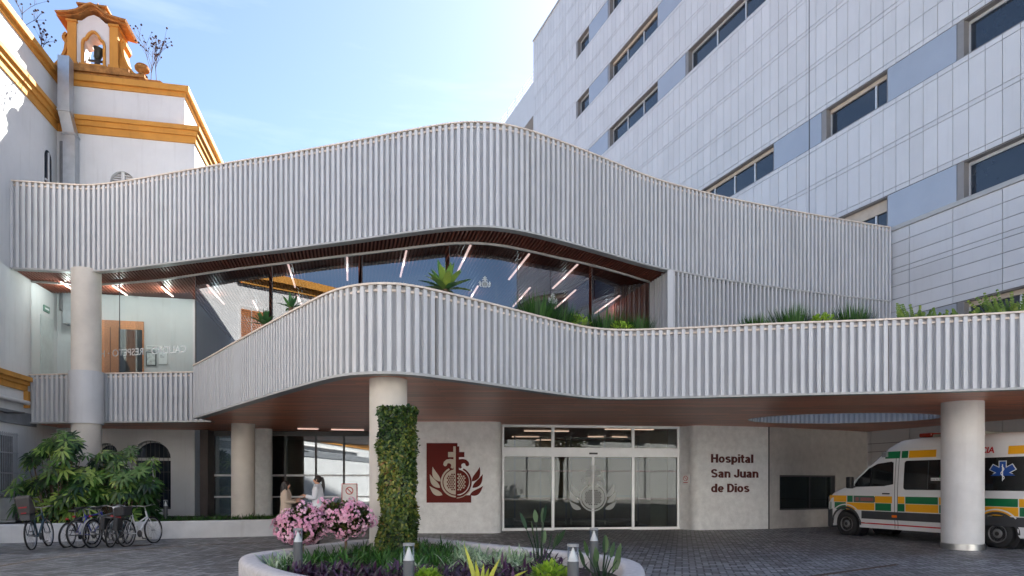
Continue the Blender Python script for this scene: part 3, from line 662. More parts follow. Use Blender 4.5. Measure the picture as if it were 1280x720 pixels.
# soffit with the oval opening, deck and roof
oc, oa = Vector((9.75, 20.1)), R(-4)
def oval(a, b_, n=56): return [oc+Vector((a*math.cos(t)*math.cos(oa)-b_*math.sin(t)*math.sin(oa), a*math.cos(t)*math.sin(oa)+b_*math.sin(t)*math.cos(oa))) for t in [2*math.pi*k/n for k in range(n)]]
outline = [Vector((-15.25, 21.6)), Vector((BK[1].x, BK[1].y+.03))]+[p for p in off(LOW, -.1)[::2]]+[Vector((FX0-FK*12.0-.02, 12.0)), Vector((FX0-FK*31-.02, 31)), Vector((-9.6, 31)), Vector((-11.0, 24.6)), Vector((-15.6, 23.5))]
fill('soffit', outline, [oval(2.7, 1.55)], ZS, wood_soffit, PV)
fill('terrace_deck', outline, [oval(2.7, 1.55)], ZD, mat('deck_gravel', (.3,.29,.27), .9, .2, 8, .5, 40), PV, up=True)
b = MB(); o2 = oval(2.7, 1.55)+[oval(2.7, 1.55)[0]]; b.strip([v3(p, ZS-.015) for p in o2], [v3(p, 5.0) for p in o2]); b.build('oculus_lining', back_m, PV)
ov = oval(2.66, 1.51, 200)[::-1]; b = ribs(ov+[ov[0]], ZS-.01, 5.0, step=.15, dep=.05); b.build('oculus_ribs', rib_m, PV)
up_out = [Vector((-15.2, 20.7))]+off(UP, -.12)[::2]+[Vector((FX0-FK*31-.05, 31)), Vector((-9.6, 31)), Vector((-11.0, 24.6)), Vector((-15.5, 23.5))]
fill('roof', up_out, [], ZT-.35, mat('roof_membrane', (.4,.4,.4), .9, .1), PV, up=True)
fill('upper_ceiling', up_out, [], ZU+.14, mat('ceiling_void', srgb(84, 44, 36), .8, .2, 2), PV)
# slats under the upper ceiling
sdv = Vector((-.24, 1)).normalized(); b = MB(); UPo = off(UP, -.16)
def ray_front(x0):                              # where a slat line starting at (x0, Y=17) along sdv meets the band
    best = None
    for p, q in zip(UPo, UPo[1:]):
        d = q-p; e = sdv; den = e.x*d.y-e.y*d.x
        if abs(den) < 1e-9: continue
        w = p-Vector((x0, 17.0)); t = (w.x*d.y-w.y*d.x)/den; s_ = (w.x*e.y-w.y*e.x)/den
        if 0 <= s_ <= 1 and (best is None or t < best): best = t
    return best
x = -15.2
while x < 6.2:
    t = ray_front(x)
    if t is not None:
        p = Vector((x, 17.0))+sdv*t
        if p.x < UP[iC].x-.03:
            yb = 23.2 if p.x < -10.3 else 30.5
            q = p+sdv*((yb-p.y)/sdv.y)
            b.cv = rnd.random(); b.bar(v3(p, ZU+.06), v3(q, ZU+.06), .035, .10)
    x += .105
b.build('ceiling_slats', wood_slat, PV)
b = MB(); ledge(GL, -.03, .03, ZU-.05, ZU+.008, b); b.build('glazing_head', trim_m, PV)
# upper glazing, pane by pane
cuts = [37, 149, 241.5, 338, 450, 560, 645, 737.5, 813]
for a, c in zip(cuts, cuts[1:]):
    seg = [p for p in GL if (a-640)/F-1e-6 <= p.x/p.y <= (c-640)/F+.002]
    if len(seg) < 2: continue
    g = MB(); sheet(seg, 0, 4.95, ZU-.05, g); g.build('glass_pane', g_upper if c < 242 else g_upper_dim, PV, smooth='all')
    e = MB(); e.box((seg[0].x-.008, seg[0].y-.012, 4.95), (seg[0].x+.008, seg[0].y+.012, ZU-.05)); e.build('glazing_joint', dark, PV)
b = MB(); seg = [p for p in GL if p.x/p.y > (300-640)/F]; sheet(seg, -.03, ZD, 4.949, b); sheet(seg, .03, ZD, 4.949, b); b.build('glazing_upstand', trim_m, PV)
# planted trough behind the forward parapet
b = MB(); A, B_ = off(LOW, -.22), off(LOW, -1.25)
b.strip([v3(p, 4.78) for p in A], [v3(p, 4.78) for p in B_]); b.strip([v3(p, ZD) for p in B_], [v3(p, 4.78) for p in B_]); b.build('planting_trough', soil, PV)
# interior of the upper floor
b = MB(); b.box((-10.9, 30.6, ZD), (11, 30.9, ZU)); b.build('rear_wall', mat('dim_wall', (.07,.065,.06), .8, .1), PV)  # near-black paint stands in for the unlit depth of the hall
ww = [GL[-1]+Vector((-.02,.02)), Vector((2.3, 30.5))]
b = MB(); d = (ww[1]-ww[0]); n = Vector((d.y, -d.x)).normalized()*-1
b.strip([v3(ww[0], ZD), v3(ww[1], ZD)], [v3(ww[0], ZU), v3(ww[1], ZU)])
for k in range(40):
    p = ww[0].lerp(ww[1], (k+.5)/40); b.box((-.05, -.04, ZD), (.05, .04, ZU-.02), Matrix.Translation(v3(p+Vector((-.05,0)), 0)) @ Matrix.Rotation(math.atan2(d.y, d.x), 4, 'Z'))
b.build('timber_wall', wood_mat('terracotta_wood', srgb(222, 112, 74), .3, 1, .5), PV)
# door, recess and notices on the white wall behind the glass
OF = lambda px: (OMi @ hit(px, OM.translation.to_2d(), (OM @ Vector((BW,0,0))).to_2d()).to_3d()).x
b = MB(); xa, xb, xm = OF(127), OF(180), OF(151)
dr = MB(); dr.box((xa, -.05, ZD), (xb, -.005, 7.25)); do = dr.build('interior_door', wood_door, PV); do.matrix_local = OM
dr = MB(); dr.box((xm, -.07, ZD), (xb-.04, -.052, 6.95)); o = dr.build('door_glass', g_tower, do)
dr = MB(); dr.box((xm-.05, -.075, ZD), (xm, -.051, 7.0)); dr.box((xa+.28, -.06, ZD), (xa+.31, -.052, 7.0)); dr.box((xm-.12, -.1, 5.25), (xm-.08, -.06, 5.45)); dr.build('door_frame', mat('door_frame_brown', srgb(120,78,50), .5), do)  # stile, groove and handle in a darker brown
def wall_item(name, px0, px1, z0, z1, m, label, cat, extra=None):
    o = MB(); xa, xb = OF(px0), OF(px1); t = thing(name, OM @ Vector(((xa+xb)/2, -.02, z0)), OA, label, cat); h = (xb-xa)/2
    o.box((-h, -.02, 0), (h, .012, z1-z0)); o.build('panel', m, t)
    if extra: extra(t, h, z1-z0)
    return t
def pic_extra(t, h, H):
    b = MB(); b.box((-h+.03, -.026, .04), (h-.03, -.021, H-.04)); b.build('print', mat('print_paper', (.55,.58,.58), .6, .5, 9), t)
def print_extra(t, h, H):
    b = MB(); b.box((-h+.04, -.024, H*.55), (h-.1, -.021, H*.62)); b.box((-h+.04, -.024, H*.7), (h-.16, -.021, H*.76)); b.build('print', mat('grey_print', (.3,.34,.36), .6), t)
wall_item('picture', 183, 195.5, 5.70, 6.2, mat('dark_frame', (.04,.05,.06), .4), 'dark framed picture on the white wall behind the upper glazing beside the wooden door', 'picture', pic_extra)
wall_item('notice', 199, 209.5, 5.78, 6.2, mat('white_paper', (.75,.77,.78), .6), 'white notice on the inner wall to the right of the framed picture', 'notice', print_extra)
wall_item('arrow_sign', 183, 204, 6.27, 6.43, mat('white_board', (.8,.8,.8), .5), 'narrow white sign mounted above the framed picture inside the upper floor', 'sign', lambda t, h, H: print_extra(t, h, H))
t = thing('exit_sign', OM @ Vector((.02, -.85, 7.25)), OA, 'small green exit sign above the doorway at the far left behind the glass', 'sign')
b = MB(); b.box((-.02, -.2, 0), (.02, .2, .2)); b.build('sign_case', mat('exit_green', (.10,.22,.17), .5), t)
b = MB(); b.box((.021, -.14, .07), (.024, .14, .13)); b.build('sign_mark', mat('white_board', (.8,.8,.8), .5), t)
b = MB(); b.box((.003, -1.25, ZD), (.03, -.35, 7.1)); o = b.build('interior_door', mat('grey_door', (.52,.56,.56), .5), PV); o.matrix_local = OM
b = MB(); b.lathe([(.09,0),(.09,.05),(0,.05)], 14, (OF(80), 0, 5.55), None)
# lettering on the glass, readable from inside
gx0, gx1 = hit(236, *[p for p in (GL[0], GL[1])]) if False else None, None
pr = min(GL, key=lambda p: abs(p.x/p.y-(234-640)/F)); pl = min(GL, key=lambda p: abs(p.x/p.y-(127-640)/F))
d = (pl-pr); nrm = Vector((d.y, -d.x)).normalized()
if nrm.y > 0: nrm = -nrm
vin = frosted('vinyl_white', (.78,.82,.83), .38)
# text runs right to left as seen from the plaza
Mt = frame_on((pr.x+nrm.x*.02, pr.y+nrm.y*.02, 5.62), -d, nrm)
cur = 0.0
for wtx in ('CALIDAD', '·', 'RESPETO', '·', 'H'):
    to = text_obj('glass_lettering', wtx, .31, vin, PV, Matrix.Translation((0,0,0)), extrude=.001, bold=.004, mirror=True)
    wx = -min(v.co.x for v in to.data.vertices); to.data.transform(Mt @ Matrix.Translation((-cur, 0, 0))); cur += wx+.11

# columns
def column(p, r, z0, z1, m=conc, label=None, ring=False, collar=None):
    b = MB(); b.lathe([(r, z0), (r, z1)], 40, (p[0], p[1], 0)); o = b.build('column', m, PV, smooth=True)
    if label: o['label'] = label
    if ring: q = MB(); q.lathe([(r+.012, z0+.002), (r+.012, z0+.14), (r+.002, z0+.145)], 40, (p[0], p[1], 0)); q.build('base_ring', steel, o, smooth=True)
    if collar: q = MB(); q.lathe([(r+.002, collar[0]), (r+.07, collar[0]+.002), (r+.07, collar[1]), (r+.002, collar[1]+.002)], 40, (p[0], p[1], 0)); q.build('collar', rib_m, o, smooth=True)
    for z in ((z0+z1)*.5,):
        pass
    return o
def pc(px, Y): return ((px-640)/F*Y, Y)
column(pc(108, 20.95), .405, 0, ZU+.08, conc, 'tall round column with a white collar', collar=(3.36, 4.96))
column(pc(304, 21.95), .36, .4, ZS+.02); column(pc(327, 24.1), .36, .0, ZS+.02, plaster)
column(pc(485.5, 12.6), .345, .3, ZS+.02); column(pc(1203, 16.1), .435, 0, ZS+.02, conc_clad, 'white clad column with a steel ring at its foot', ring=True)
b = MB(); p0 = pc(345, 25.2); b.box((p0[0]-.1, p0[1]-.1, 0), (p0[0]+.25, p0[1]+.3, ZS)); b.build('pier', mat('dark_pier', (.09,.075,.07), .6), PV)

# ground-floor walls
def wall_poly(name, poly, z0, z1, m, sm=True):
    b = MB(); b.prism([tuple(p) for p in poly], lambda x, y: Vector((x, y, z0)), lambda x, y: Vector((x, y, z1))); return b.build(name, m, PV, smooth=sm)
def arc(cx, cy, r, a0, a1, n=10): return [(cx+r*math.cos(R(a0+(a1-a0)*k/n)), cy+r*math.sin(R(a0+(a1-a0)*k/n))) for k in range(n+1)]
wall_poly('entrance_wall', [(-4.1, 21.15)]+arc(-.70, 21.45, .36, -90, 0)+[(-.34, 22.6), (-3.7, 22.6), (-3.7, 26.2), (-4.1, 26.2)], 0, ZS, plaster)
wall_poly('entrance_wall', [(5.62, 24.6), (5.62, 23.02)]+arc(6.22, 22.86, .34, 190, 285)+[(8.70, 23.17), (8.70, 24.6)], 0, ZS, plaster)
wA, wB = Vector((8.73, 23.19)), Vector((13.25, 25.35)); wd_ = (wB-wA); wl = wd_.length
WM = Matrix.Translation((wA.x, wA.y, 0)) @ Matrix.Rotation(math.atan2(wd_.y, wd_.x), 4, 'Z')
cw = lambda px: (hit(px, wA, wB)-wA).length
b = MB(); u0, u1 = cw(974.5), cw(1044.5)
b.box((0, 0, 0), (u0, .5, ZS)); b.box((u1, 0, 0), (wl, .5, ZS)); b.box((u0, 0, 0), (u1, .5, .62)); b.box((u0, 0, 1.83), (u1, .5, ZS))
o = b.build('side_wall', mat('plaster_shaded', srgb(190, 187, 183), .9, .12, 4, .8, 45), PV); o.matrix_local = WM  # plaster in a darker grey: the shade on this wall is in the colour
b = MB(); b.box((-.02, -.012, 0), (.02, .01, ZS)); o = b.build('wall_joint', dark, PV); o.matrix_local = WM
b = MB(); b.box((u0, .02, .62), (u0+.05, .3, 1.83)); b.box((u1-.05, .02, .62), (u1, .3, 1.83)); b.box((u0, .02, .62), (u1, .3, .67)); b.box((u0, .02, 1.77), (u1, .3, 1.83)); b.box((u0+(u1-u0)*.58, .14, .67), (u0+(u1-u0)*.58+.04, .2, 1.77))
wn = b.build('window', dark, PV); wn.matrix_local = WM
b = MB(); b.box((u0+.05, .17, .67), (u1-.05, .18, 1.77)); b.build('pane', g_door, wn)
b = MB(); b.box((u0, .45, .62), (u1, .49, 1.83)); b.build('blind', mat('pale_blind', (.20,.19,.17), .8, .3, 8, stretch=(14,1,1)), wn)
# wall of the old house's ground floor meets the lobby glazing
D0, D1 = Vector((-.33, 22.2)), Vector((5.62, 23.0)); dd = (D1-D0).normalized(); DM = Matrix.Translation((D0.x, D0.y, 0)) @ Matrix.Rotation(math.atan2(dd.y, dd.x), 4, 'Z')
du = lambda px: (hit(px, D0, D1)-D0).dot(dd)
DL = (D1-D0).length
vin_band = frosted('vinyl_band', (.6,.62,.6), .35)
dr = bpy.data.objects.new('entrance_door', None); COL.objects.link(dr); dr.parent = PV; dr.matrix_local = DM
f = MB(); us = [0, du(691), du(741), du(791), DL]
f.box((0, -.06, 2.42), (DL, .08, 2.72)); f.box((0, -.05, 3.38), (DL, .07, ZS-.002)); f.box((0, -.04, .002), (us[1], .05, .09)); f.box((us[3], -.04, .002), (DL, .05, .09))
for i, u in enumerate(us):
    w = .045
    if i in (0, 4): f.box((u if i == 0 else u-.07, -.045, .004), (u+.07 if i == 0 else u, .06, 3.38))
    elif i in (1, 3): f.box((u-w, -.042, .006), (u+w, .055, 2.419)); f.box((u-w, -.042, 2.722), (u+w, .055, 3.379))
f.build('door_frame', alu, dr)
tg = MB()
for a, c in ((0, us[1]), (us[1], us[3]), (us[3], DL)): tg.box((a+.05, .0, 2.73), (c-.05, .01, 3.37))
tg.build('transom_glass', g_door, dr)
for k, (a, c, y) in enumerate(((us[0]+.07, us[1]-.045, 0), (us[1]+.045, us[2]-.004, -.02), (us[2]+.004, us[3]-.045, -.02), (us[3]+.045, DL-.07, 0))):
    g = MB(); g.box((a, y, .05), (c, y+.012, 2.41)); go = g.build('door_panel', g_door, dr)
    s = MB(); s.box((a, y-.012, .02), (c, y+.022, .09))
    if k in (1, 2): s.box(((c-.04) if k == 1 else a, y-.014, .09), (c if k == 1 else a+.04, y+.024, 2.415))
    for z in (1.0, 1.92): q = MB(); q.add([(a+.02, y-.004, z), (c-.02, y-.004, z), (c-.02, y-.004, z+.06), (a+.02, y-.004, z+.06)], [(0,1,2,3)]); q.build('safety_band', vin_band, go)
    s.build('panel_rail', alu, go)
s = MB(); s.box((us[2]-.14, -.1, 2.5), (us[2]+.14, -.061, 2.56)); s.build('door_sensor', black, dr)
# vestibule and lobby behind the doors
b = MB(); b.box((-.4, 30.2, 0), (9, 30.4, ZS-.01)); b.box((-3.7, 22.7, 0), (-3.5, 30, ZS-.01)); b.box((6.2, 24.7, 0), (6.4, 30.2, ZS-.01)); b.box((5.0, 24.7, 0), (5.6, 28, ZS-.012)); b.build('lobby_wall', mat('beige_lining', srgb(176, 166, 138), .7, .08, 2), PV)
b = MB(); b.add([(-11.2,25.1,.012),(9,25.1,.012),(9,30.6,.012),(-11.2,30.6,.012)], [(0,1,2,3)]); b.build('lobby_floor', interior_f, PV)
b = MB()
for (x0, x1, y) in ((.1, 2.0, 25.2), (2.2, 4.7, 25.4)):
    for z in (.1, 1.05, 2.45, 3.2): b.box((x0, y, z), (x1, y+.05, z+.05))
    for x in (x0, (x0+x1)/2, x1): b.box((x-.03, y-.01, 0), (x+.03, y+.06, 3.3))
b.build('inner_door_frame', mat('inner_frame', (.30,.30,.29), .5), PV)
# lobby glazing on the left
LA, LB = Vector((-11.05, 24.95)), Vector((-4.1, 25.3)); ld = (LB-LA).normalized(); LM = Matrix.Translation((LA.x, LA.y, 0)) @ Matrix.Rotation(math.atan2(ld.y, ld.x), 4, 'Z'); LL = (LB-LA).length
lg = bpy.data.objects.new('lobby_glazing', None); COL.objects.link(lg); lg.parent = PV; lg.matrix_local = LM
lu = lambda px: (hit(px, LA, LB)-LA).dot(ld)
f = MB(); us2 = [0, lu(263), lu(291), lu(357), lu(395), lu(430), lu(464), LL]
for u in us2[1:-1]: f.box((u-.03, -.05, .3), (u+.03, .05, ZS-.15))
f.box((0, -.06, 3.28), (LL, .06, ZS-.001)); f.box((0, -.06, .0), (LL, .06, .3)); f.build('glazing_frame', mat('dark_bronze_frame', (.12,.115,.11), .5), lg)
f = MB(); f.box((0, -.02, 1.80), (LL, .02, 1.87)); f.box((0, -.02, 1.02), (LL, .02, 1.08)); f.build('glazing_rail', alu, lg)
for a, c in zip(us2, us2[1:]):
    g = MB(); g.box((a+.03, 0, .3), (c-.03, .01, 3.28)); g.build('glass_pane', g_lobby, lg)
b = MB(); b.box((-11.0, 29.8, 0), (-3.8, 30, ZS-.012)); b.build('lobby_wall', mat('beige_lining', srgb(176, 166, 138), .7, .08, 2), PV)
b = MB(); p0 = pc(256, 24.75); b.box((p0[0]-.02, p0[1]-.35, 0), (p0[0]+.26, p0[1]+.3, ZS-.003)); b.build('pier', mat('dark_pier', (.09,.075,.07), .6), PV)

# ------------------------------------------------------------------ emblem (pomegranate with a cross), used on the wall plate and frosted on glass
def leaf_poly(b, t, w, bend=.12, n=10):
    b, t = Vector(b), Vector(t); d = t-b; L = d.length; d.normalize(); nn = Vector((-d.y, d.x)); A = []; B = []
    for i in range(n+1):
        s_ = i/n; hw = w*.5*math.sin(math.pi*min(1, s_**.8))*(1-.25*s_); c = b+d*L*s_+nn*(bend*L*math.sin(math.pi*s_)); A.append(c+nn*hw); B.append(c-nn*hw)
    return A+B[-2:0:-1]
def ring_poly(cx, cy, r0, r1, a0, a1, n=36):
    o = [Vector((cx+r1*math.cos(R(a0+(a1-a0)*k/n)), cy+r1*math.sin(R(a0+(a1-a0)*k/n)))) for k in range(n+1)]
    i = [Vector((cx+r0*math.cos(R(a0+(a1-a0)*k/n)), cy+r0*math.sin(R(a0+(a1-a0)*k/n)))) for k in range(n+1)]
    return o+i[::-1]
def half(sg):                                          # shapes of one half; x grows outwards from the axis, y up, units 0..1 of the plate's height (485)
    k = 1/485.0; P = []; H = []
    X = lambda x: sg*x*k
    disc = [Vector((X(4), 82*k))]+[Vector((X(4)+sg*(100*k)*math.cos(R(a)), 168*k+102*k*math.sin(R(a)))) for a in range(78, -91, -6)]+[Vector((X(4), 66*k))]
    disc = [Vector((X(4), 168*k+102*k))]+disc[1:-1]+[Vector((X(4), 66*k))]
    P.append(disc)
    ring = ring_poly(0, 168*k, 112*k, 126*k, -88, 62); P.append([Vector((sg*p.x, p.y)) for p in ring])
    P.append([Vector((X(x), y*k)) for x, y in ((4,262),(22,262),(22,305),(50,345),(22,345),(22,370),(62,370),(62,410),(22,410),(22,455),(4,455))][:3]+[Vector((X(22), 370*k)), Vector((X(66), 370*k)), Vector((X(66), 412*k)), Vector((X(24), 412*k)), Vector((X(24), 458*k)), Vector((X(4), 458*k))])
    P.append([Vector((X(x), y*k)) for x, y in ((20,352),(50,356),(80,350),(100,332),(106,312),(98,298),(84,296),(76,304),(72,318),(58,322),(44,314),(40,300),(46,286),(30,276),(20,290))])
    for b_, t_ in (((128,172),(192,292)), ((132,120),(216,232)), ((112,62),(218,136))):
        P.append([Vector((sg*p.x, p.y)) for p in leaf_poly((b_[0]*k, b_[1]*k), (t_[0]*k, t_[1]*k), 50*k, -.10)])
    r_ = 9*k
    for j in range(-5, 6):
        for i in range(0, 5):
            x = 16*k+i*18*k+(9*k if j % 2 else 0); y = 168*k+j*15.5*k
            if x*x+(y-168*k)**2 < (80*k)**2: H.append([Vector((sg*x+r_*.86*math.cos(R(60*q+30)), y+r_*.8*math.sin(R(60*q+30)))) for q in range(6)])
    return P, H
def ccw(p): 
    a = sum(p[i-1][0]*p[i][1]-p[i][0]*p[i-1][1] for i in range(len(p))); return p if a > 0 else p[::-1]
def emblem_mesh(polys, M, size, z0, z1, b=None):
    b = b or MB()
    for P in polys: b.prism([tuple(p) for p in ccw(P)], lambda x, y: M @ Vector((x*size, y*size, z0)), lambda x, y: M @ Vector((x*size, y*size, z1)))
    return b
def wall_emblem():
    Yw = 21.09; x0 = W(533.2, 0, Yw).x; x1 = W(589, 0, Yw).x; zb, zt = zat(628.3, Yw), zat(553.8, Yw); H = zt-zb; xc = W(570.3, 0, Yw).x
    t = thing('emblem_sign', (xc, Yw, zb), 0, 'dark red plate with a pomegranate and cross emblem on the plaster wall', 'sign')
    M = Matrix(((1,0,0,0),(0,0,-1,0),(0,1,0,0),(0,0,0,1)))
    P = [(x0-xc, 0), (x1-xc, 0), (x1-xc, .125*H), (.02*H, .125*H), (.02*H, H), (x0-xc, H)]
    b = MB(); b.prism(P, lambda x, y: Vector((x, .058, y)), lambda x, y: Vector((x, .0, y))); b.build('plate', maroon, t)
    Pl, Hl = half(-1); Pr, Hr = half(1)
    cut = mat('emblem_pale', srgb(196, 186, 170), .8, .08)
    emblem_mesh(Pl, M, H, .004, .012).build('pale_half', cut, t); emblem_mesh(Hl, M, H, .013, .016).build('seeds', maroon, t)
    right = [p for p in Pr]
    emblem_mesh(right, M, H, -.04, .012).build('red_half', maroon, t); emblem_mesh(Hr, M, H, .013, .016).build('seeds', cut, t)
    # pale arcs that separate ring and corner on the right
    emblem_mesh([ring_poly(0, 168/485, 127/485, 133/485, -88, -30)], M, H, .0125, .015).build('pale_arc', cut, t)
wall_emblem()
fro = frosted('frosted_vinyl', (.66, .69, .67), .62)
def glass_emblem(M, size, name='frosted_emblem', parent=None):
    Pl, Hl = half(-1); Pr, Hr = half(1); b = MB()
    def flat(polys, z):
        for P in polys: b.add([M @ Vector((p[0]*size, p[1]*size, z)) for p in ccw(P)], [tuple(range(len(P)))])
    flat(Pl+Pr, 0); o = b.build(name, fro, parent)
    b2 = MB()
    for P in Hl+Hr: b2.add([M @ Vector((p[0]*size, p[1]*size, .002)) for p in ccw(P)], [tuple(range(len(P)))])
    b2.build('seeds', mat('seed_dark', (.05,.05,.05), .8), o); return o
zb = zat(645, 22.6); Hm = zat(578, 22.6)-zb
glass_emblem(Matrix(((1,0,0,us[2]),(0,0,-1,-.045),(0,1,0,zb),(0,0,0,1))), Hm, parent=dr)
for px, py in ((607, 357), (692.5, 377)):
    p = min(GL, key=lambda p: abs(p.x/p.y-(px-640)/F)); i = GL.index(p); n = normals2(GL)[i]; dv = Vector((-n.y, n.x))
    glass_emblem(frame_on((p.x+n.x*.012, p.y+n.y*.012, zat(py+4, p.y)), dv, n), .36, parent=PV)

# bold grotesque letters drawn as thick strokes (units: cap height 1)
def bold_text(name, s_, H, m, parent, M, w=.205, depth=.03, gap=.07):
    M = M @ Matrix.Diagonal((1.28, 1, 1, 1))
    A = lambda cx, cy, rx, ry, a0, a1, n=12: [(cx+rx*math.cos(R(a0+(a1-a0)*k/n)), cy+ry*math.sin(R(a0+(a1-a0)*k/n))) for k in range(n+1)]
    x = .73; h = w/2                                         # x-height
    rx, ry = .21, (x-w)/2+.01; cy = x/2
    GLY = {'H': (.70, [[(h,0),(h,1)], [(.70-h,0),(.70-h,1)], [(h,.52),(.70-h,.52)]]),
     'o': (.62, [A(.31,cy,rx,ry,0,360,24)]), 'p': (.62, [[(h,-.22),(h,x)], A(.32,cy,.20,ry,-178,178,24)]), 'd': (.62, [[(.62-h,0),(.62-h,1)], A(.30,cy,.20,ry,2,358,24)]),
     'i': (.20, [[(h,0),(h,x)], [(h,.84),(h,1)]]), 'l': (.20, [[(h,0),(h,1)]]), 't': (.38, [[(.17,.95),(.17,.2)]+A(.27,.2,.10,.115,180,270,5)+[(.37,.085)], [(.0,x-.075),(.36,x-.075)]]),
     's': (.56, [A(.28,x-.075-.13,.175,.13,25,180,8)+A(.28,x-.075-.13,.175,.13,180,262,4)[1:]+A(.28,.085+.13,.185,.14,85,-40,8)+A(.28,.085+.13,.185,.13,-40,-158,8)[1:]]),
     'a': (.58, [A(.26,x-.27,.18,.18,155,0,8)+[(.58-h-.04,x-.3),(.58-h-.04,.12),(.58-h,0)], A(.245,.205,.15,.125,40,320,14)+[(.44,.2)], [(.25,.40),(.44,.44)]]),
     'n': (.60, [[(h,0),(h,x)], A(.31,x-.29,.19,.20,165,0,8)+[(.60-h,0)]]), 'u': (.60, [[(.60-h,0),(.60-h,x)], [(h,x)]+A(.285,.28,.19,.20,180,345,8)]),
     'e': (.60, [[(.09,cy),(.52,cy)], A(.30,cy,.205,ry,0,318,22)]), 'S': (.66, [A(.33,.715,.225,.195,22,262,12)+A(.33,.285,.235,.195,82,-158,12)]),
     'J': (.56, [[(.56-h,1),(.56-h,.3)]+A(.28,.29,.185,.20,0,-180,12)+[(.095,.34)]]), 'D': (.70, [[(h,0),(h,1)], [(h,1-.09),(.30,1-.09)]+A(.30,.5,.30,.41,90,-90,16)+[(h,.09)]])}
    b = MB(); cx = 0; k = 0
    for ch in s_:
        if ch == ' ': cx += .30; continue
        adv, strokes = GLY[ch]
        for st in strokes:
            P = [Vector(p) for p in st]; closed = (P[0]-P[-1]).length < .01; n = len(P); k += 1; zf = depth+.0006*(k % 3); L_, R_ = [], []
            ww = w*(.86 if n > 6 else 1)
            for i in range(n):
                a_ = P[i-1] if i else (P[-2] if closed else P[0]); c_ = P[i+1] if i < n-1 else (P[1] if closed else P[-1]); d1 = (P[i]-a_); d2 = (c_-P[i])
                d1 = d1.normalized() if d1.length > 1e-6 else d2.normalized(); d2 = d2.normalized() if d2.length > 1e-6 else d1; tt = (d1+d2).normalized() if (d1+d2).length > .1 else d1; nn = Vector((-tt.y, tt.x)); sc_ = ww/2/max(.6, nn.dot(Vector((-d1.y, d1.x)))); L_.append(P[i]+nn*sc_); R_.append(P[i]-nn*sc_)
            V = [M @ Vector(((q.x+cx)*H, q.y*H, z)) for z in (0, zf) for q in L_+R_]; N2 = 2*n; fs = []
            for i in range(n-1): fs += [(N2+i, N2+n+i, N2+n+i+1, N2+i+1), (i, N2+i, N2+i+1, i+1), (n+i+1, N2+n+i+1, N2+n+i, n+i)]
            fs += [(0, n, N2+n, N2), (n-1, N2+n-1, N2+2*n-1, 2*n-1)]; b.add(V, fs)
        cx += adv+gap
    return b.build(name, m, parent)
# lettering on the wall
Yl = 22.62
def wall_letters():
    A, B = Vector((6.3, 22.54)), Vector((8.70, 23.17)); d = (B-A).normalized(); n = Vector((d.y, -d.x))
    p = hit(888.5, A, B); t = thing('wall_lettering', (p.x, p.y, 0), 0, 'dark brown raised lettering naming the hospital in three lines on the plaster wall', 'sign')
    for s_, yb in (('Hospital', 578.3), ('San Juan', 597.0), ('de Dios', 615.4)):
        bold_text('text_line', s_, .285, sign_m, t, frame_on((0, 0, zat(yb, p.y)), d, n))
wall_letters()
def small_signs():
    t = thing('notice_plate', (*hit(857.5, (5.62, 23.02), (6.0, 22.6)), 1.5), 0, 'small white and red notice plate on the wall corner right of the entrance doors', 'sign')
    M = Matrix.Rotation(R(-42), 4, 'Z'); b = MB(); b.box((-.13,-.03,0), (.13,.0,.34), M); b.build('plate', mat('sign_white', (.75,.74,.73), .5), t)
    b = MB(); b.loop([(.07,0),(.085,0),(.085,.006),(.07,.006)], 20, M @ Matrix.Translation((0,-.032,.21)) @ Matrix.Rotation(R(90), 4, 'X')); b.box((-.06,-.035,.203), (.06,-.031,.217), M @ Matrix.Translation((0,0,.21)) @ Matrix.Rotation(R(45),4,'Y') @ Matrix.Translation((0,0,-.21))); b.box((-.08,-.033,.06), (.08,-.031,.085), M); b.build('prohibition_mark', mat('sign_red', (.45,.04,.04), .5), t)
    p = W(437, 630, 19.2); t = thing('standing_sign', (p.x, p.y, 0), 0, 'white floor sign with a red prohibition circle standing behind the pink flowers', 'sign')
    b = MB(); h = .22; z1 = zat(604.5, 19.2); z0 = z1-.58; b.box((-h,-.015,z0), (h,.015,z1)); b.build('board', mat('sign_white', (.75,.74,.73), .5), t)
    b = MB(); 
    for a, c in (((-h,-.02,z0),(-h+.02,.02,z1)), ((h-.02,-.02,z0),(h,.02,z1)), ((-h,-.02,z1-.02),(h,.02,z1)), ((-h,-.02,z0),(h,.02,z0+.02))): b.box(a, c)
    b.loop([(.085,0),(.11,0),(.11,.006),(.085,.006)], 24, Matrix.Translation((0,-.016,z1-.2)) @ Matrix.Rotation(R(90), 4, 'X')); b.box((-.09,-.021,-.012), (.09,-.016,.012), Matrix.Translation((0,0,z1-.2)) @ Matrix.Rotation(R(45),4,'Y')); b.build('prohibition_mark', mat('sign_red', (.45,.04,.04), .5), t)
    b = MB(); b.box((-.02,.016,0), (.02,.05,z0+.1)); b.box((-.2,-.15,0), (.2,.18,.02)); b.build('foot', dark, t)
    p = W(1097, 537, 25.0); t = thing('security_camera', p, 0, 'small black security camera high on the tiled wall above the ambulance', 'camera')
    b = MB(); b.lathe([(0,-.1),(.07,-.08),(.09,0),(.09,.06),(0,.06)], 16); b.build('camera_dome', black, t, smooth=True); b = MB(); b.box((-.03,.0,.02), (.03,.35,.08)); b.build('bracket', dark, t)
small_signs()

